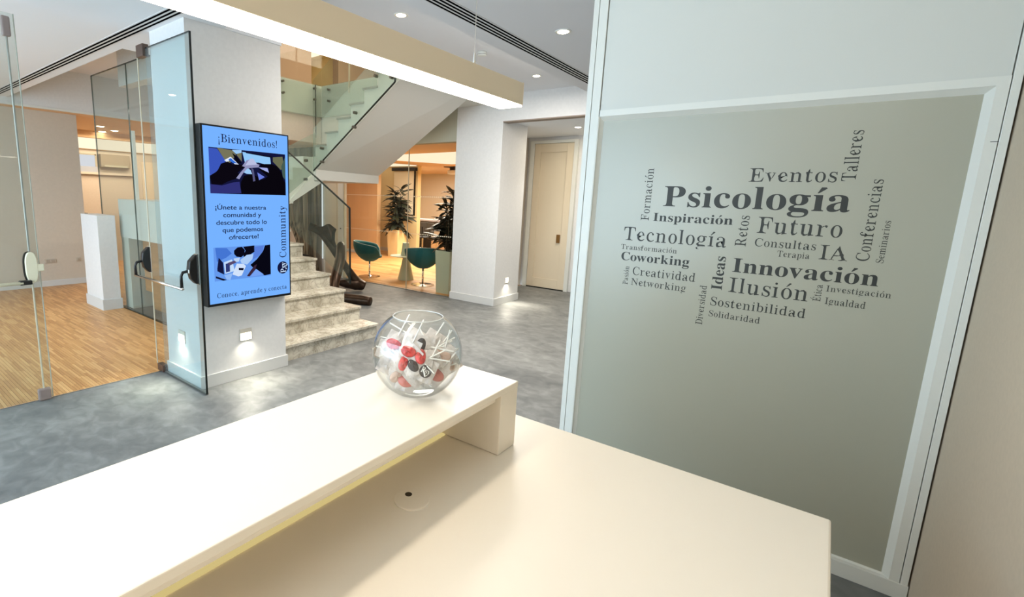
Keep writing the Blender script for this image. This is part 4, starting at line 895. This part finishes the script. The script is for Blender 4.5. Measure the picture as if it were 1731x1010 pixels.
# ------------------------------------------------------------------ glass bowl with wrapped lollipops
BC = Vector((-0.950, 1.135, 1.2215)); BR = 0.1405
bowl = thing('glass_bowl', (BC.x, BC.y, 1.1), 'round clear glass fishbowl full of wrapped lollipops on the counter', 'bowl')
prof = []
for i in range(25):
    a = -1.02 + i / 24 * (0.98 + 1.02); prof.append((BR * math.cos(a), BC.z + BR * math.sin(a)))
zb = prof[0][1]; outer = [(0.0001, 1.1005), (prof[0][0] - .012, 1.1005)] + [(r, max(z, 1.1012)) for r, z in prof]
rt, zt_ = outer[-1]; inner = [(rt - .0005, zt_ + .002), (rt - .0035, zt_ + .001)] + [(r - .0035, z) for r, z in outer[::-1][1:-2]] + [(prof[0][0] - .018, 1.106), (0.0001, 1.106)]
part('bowl_glass', G().lathe(outer, BC.x, BC.y, 64, close=False).lathe(outer[-1:] + inner, BC.x, BC.y, 64, close=False), G_BOWL, bowl, smooth=True)
rim = part('rim', G().tube([(BC.x + (rt - .001) * math.cos(i * PI / 24), BC.y + (rt - .001) * math.sin(i * PI / 24), zt_ + .001) for i in range(49)], .0019, 6, caps=False), glass('rim_glass', (240, 246, 244), 2.0, 0.35, (245, 248, 248)), bowl, smooth=True)
M_WRAP = mat('white_wrapper', (216, 208, 202), 0.3, noise=0.06, scale=60, bump=0.8)
M_STICK = mat('paper_stick', (248, 246, 240), 0.6)
M_RED = mat('red_candy', (204, 54, 50), 0.3, noise=0.35, scale=90); M_PINK = mat('pink_candy', (198, 104, 92), 0.4); M_DRK = mat('dark_logo', (46, 36, 34), 0.5); M_BEIGEC = mat('beige_candy', (206, 176, 158), 0.4)
def pillow(w, h, t, seedn):
    rnd = random.Random(seedn); g = G(); N = 8
    for side in (1, -1):
        for j in range(N + 1):
            for i in range(N + 1):
                u, v = i / N * 2 - 1, j / N * 2 - 1; e = max(0, (1 - u ** 4) * (1 - v ** 4)); b = math.exp(-(u * u + v * v) * 2.0)
                zz_ = side * (t * b * e) + .0012 * rnd.uniform(-1, 1) * (1 if abs(u) < .99 and abs(v) < .99 else 0) + .003 * math.sin(u * 2.2 + seedn) * (abs(u) > .6) + side * .0002
                g.v.append((u * w / 2 * (1 - .06 * abs(v)), v * h / 2, zz_))
    for s_ in (0, 1):
        for j in range(N):
            for i in range(N): a = s_ * (N + 1) ** 2 + j * (N + 1) + i; g.f.append((a, a + 1, a + N + 2, a + N + 1))
    return g
PW = [pillow(.060, .070, .010, k).data('wrapper', M_WRAP, smooth=True) for k in range(4)]
STK = G().tube([(0, .012, .002), (0, .10, .002)], .0023, 8).data('stick', M_STICK)
def candy(m, rx=.0145, rz_=.0085):
    g = G(); N = 24; K = 8
    for j in range(K + 1):
        a = -PI / 2 + PI * j / K
        for i in range(N): b = 2 * PI * i / N; r = rx * math.cos(a) * (1 + .05 * math.sin(b * 2 + .6) + .03 * math.sin(b * 3)); g.v.append((r * math.cos(b) * 1.08, r * math.sin(b) * .80 - .004, rz_ * .72 * math.sin(a) + .0012 * math.sin(b * 4 + a * 3)))
    for j in range(K):
        for i in range(N): a0 = j * N + i; a1 = j * N + (i + 1) % N; g.f.append((a0, a1, a1 + N, a0 + N))
    return g.data('candy', m, smooth=True)
CM = {'red': candy(M_RED, .0215, .0122), 'pink': candy(M_PINK, .024, .0125), 'dark': candy(M_DRK, .019, .0118), 'beige': candy(M_BEIGEC, .022, .0118), 'white': candy(M_WRAP)}
lg = G(); lg.v = [(.0185 * math.cos(i * PI / 14), .0185 * math.sin(i * PI / 14) - .004, .0142) for i in range(28)]; lg.f = [tuple(range(28))]
LOGO = flat_data('logo_disc', lg, M_DRK, (0, 0, 0))
lt = text_geo('Psy', True, lambda u, v: (-.014 + .028 * u, -.010 + .0165 * v, .0147)); LTX = flat_data('lettering', lt, M_FRAME, (0, 0, 0))
camp = Vector((0, 0, 1.7))
def lolly(pos, roll, kind, label, seedn, jit=.25, group=None, s=1.0, tilt=None):
    rnd = random.Random(seedn); P = Vector(pos)
    if s == 1.0: P = BC + (P - BC) * .86
    t = bpy.data.objects.new('wrapped_lollipop', None); t.empty_display_size = .02; COL.objects.link(t); info(t, label, 'lollipop', group)
    zax = (camp - P).normalized() + Vector((rnd.uniform(-jit, jit), rnd.uniform(-jit, jit), rnd.uniform(-jit, jit) + .15)); zax.normalize()
    upv = Vector((0, 0, 1)); xax = upv.cross(zax).normalized(); yax = zax.cross(xax)
    a = -math.radians(roll); x2 = xax * math.cos(a) + yax * math.sin(a); y2 = -xax * math.sin(a) + yax * math.cos(a)
    t.matrix_world = Matrix(((x2.x * s, y2.x * s, zax.x * s, P.x), (x2.y * s, y2.y * s, zax.y * s, P.y), (x2.z * s, y2.z * s, zax.z * s, P.z), (0, 0, 0, 1)))
    for nm, me in (('wrapper', PW[seedn % 4]), ('stick', STK), ('candy', CM[kind])):
        if nm == 'candy' and kind == 'logo': continue
        o = bpy.data.objects.new(nm, me); COL.objects.link(o); o.parent = t
        if nm == 'candy': o.location = (0, 0, .0055)
        if nm == 'stick':
            k = 1.0
            while k > .2 and (P + y2 * .10 * s * k - BC).length > .131 and (P + y2 * .10 * s * k).z < zt_ + .3 and not ((P + y2 * .10 * s * k).z > zt_ - .03 and (Vector((P.x + y2.x * .1 * s * k - BC.x, P.y + y2.y * .1 * s * k - BC.y, 0)).length < rt - .012)): k -= .05
            o.scale = (1, k, 1)
    return t
CM['logo'] = CM['white']
PX = [(-0.982, 1.047, 1.269, 25, 'red', 'lollipop with red candy upright at the left of the bowl'), (-0.913, 1.049, 1.258, 20, 'red', 'bright red lollipop in the centre top of the pile'), (-0.875, 1.07, 1.237, 100, 'red', 'red lollipop lying flat in the middle of the pile'),
 (-0.925, 1.028, 1.215, -60, 'red', 'red lollipop with stick to the left, middle of the pile'), (-0.92, 1.048, 1.149, 12, 'pink', 'pinkish lollipop with upright stick at the front bottom of the bowl'), (-0.855, 1.07, 1.194, 25, 'logo', 'lollipop whose wrapper shows the round black logo'),
 (-0.844, 1.118, 1.174, 40, 'pink', 'pink lollipop right of the round black logo'), (-0.89, 1.145, 1.274, 30, 'white', 'white wrapper with upright stick at the top right of the pile'), (-0.867, 1.152, 1.252, 35, 'white', 'white lollipop with slanting stick on the right side'),
 (-0.867, 1.168, 1.232, 25, 'white', 'white lollipop behind the slanting sticks on the right'), (-0.853, 1.149, 1.24, 72, 'beige', 'beige lollipop with stick pointing right'), (-0.921, 1.097, 1.286, -62, 'white', 'white wrapper on top of the pile at the back'),
 (-0.893, 1.095, 1.27, 100, 'dark', 'lollipop with dark candy at the top of the pile'), (-1.027, 1.063, 1.229, -72, 'white', 'white lollipop with stick against the left of the bowl'), (-0.987, 1.032, 1.231, -100, 'white', 'white lollipop with stick pointing left below the red one'),
 (-0.841, 1.149, 1.233, 10, 'beige', 'beige lollipop high at the right of the pile'), (-0.848, 1.194, 1.19, 60, 'beige', 'beige lollipop against the right side of the glass'), (-0.986, 1.027, 1.191, 120, 'white', 'white wrapper at the lower left of the bowl'),
 (-0.886, 1.046, 1.211, 60, 'dark', 'lollipop with dark candy above the round logo'), (-0.957, 1.033, 1.163, -30, 'beige', 'beige-tinted wrapper at the lower left front'), (-0.853, 1.115, 1.231, -20, 'white', 'crumpled white wrapper right of the pile centre'),
 (-0.892, 1.055, 1.175, -40, 'white', 'white wrapper between the pink candy and the round logo'), (-0.877, 1.111, 1.245, 60, 'white', 'white wrapper behind the flat red lollipop'), (-0.915, 1.052, 1.23, -80, 'white', 'white wrapper below the bright red candy')]
for i, (x, y, z, r, k, lb) in enumerate(PX):
    t = lolly((x, y, z), r, k, lb, i + 3)
    if k == 'logo':
        for nm, me in (('logo_disc', LOGO), ('lettering', LTX)):
            o = bpy.data.objects.new(nm, me); COL.objects.link(o); o.parent = t
rnd = random.Random(11); cnt = 0
while cnt < 20:
    v = Vector((rnd.uniform(-1, 1), rnd.uniform(-1, 1), rnd.uniform(-1, .35)))
    if v.length > .98 or v.length < .2: continue
    P = BC + v * .082
    if P.z < 1.135 or P.z > 1.25: continue
    lolly(P, rnd.uniform(0, 360), rnd.choice(['white', 'white', 'beige', 'white', 'red']), 'wrapped lollipop buried inside the pile in the glass bowl', 60 + cnt, jit=.9, group='lollipops buried in the bowl', s=.9); cnt += 1
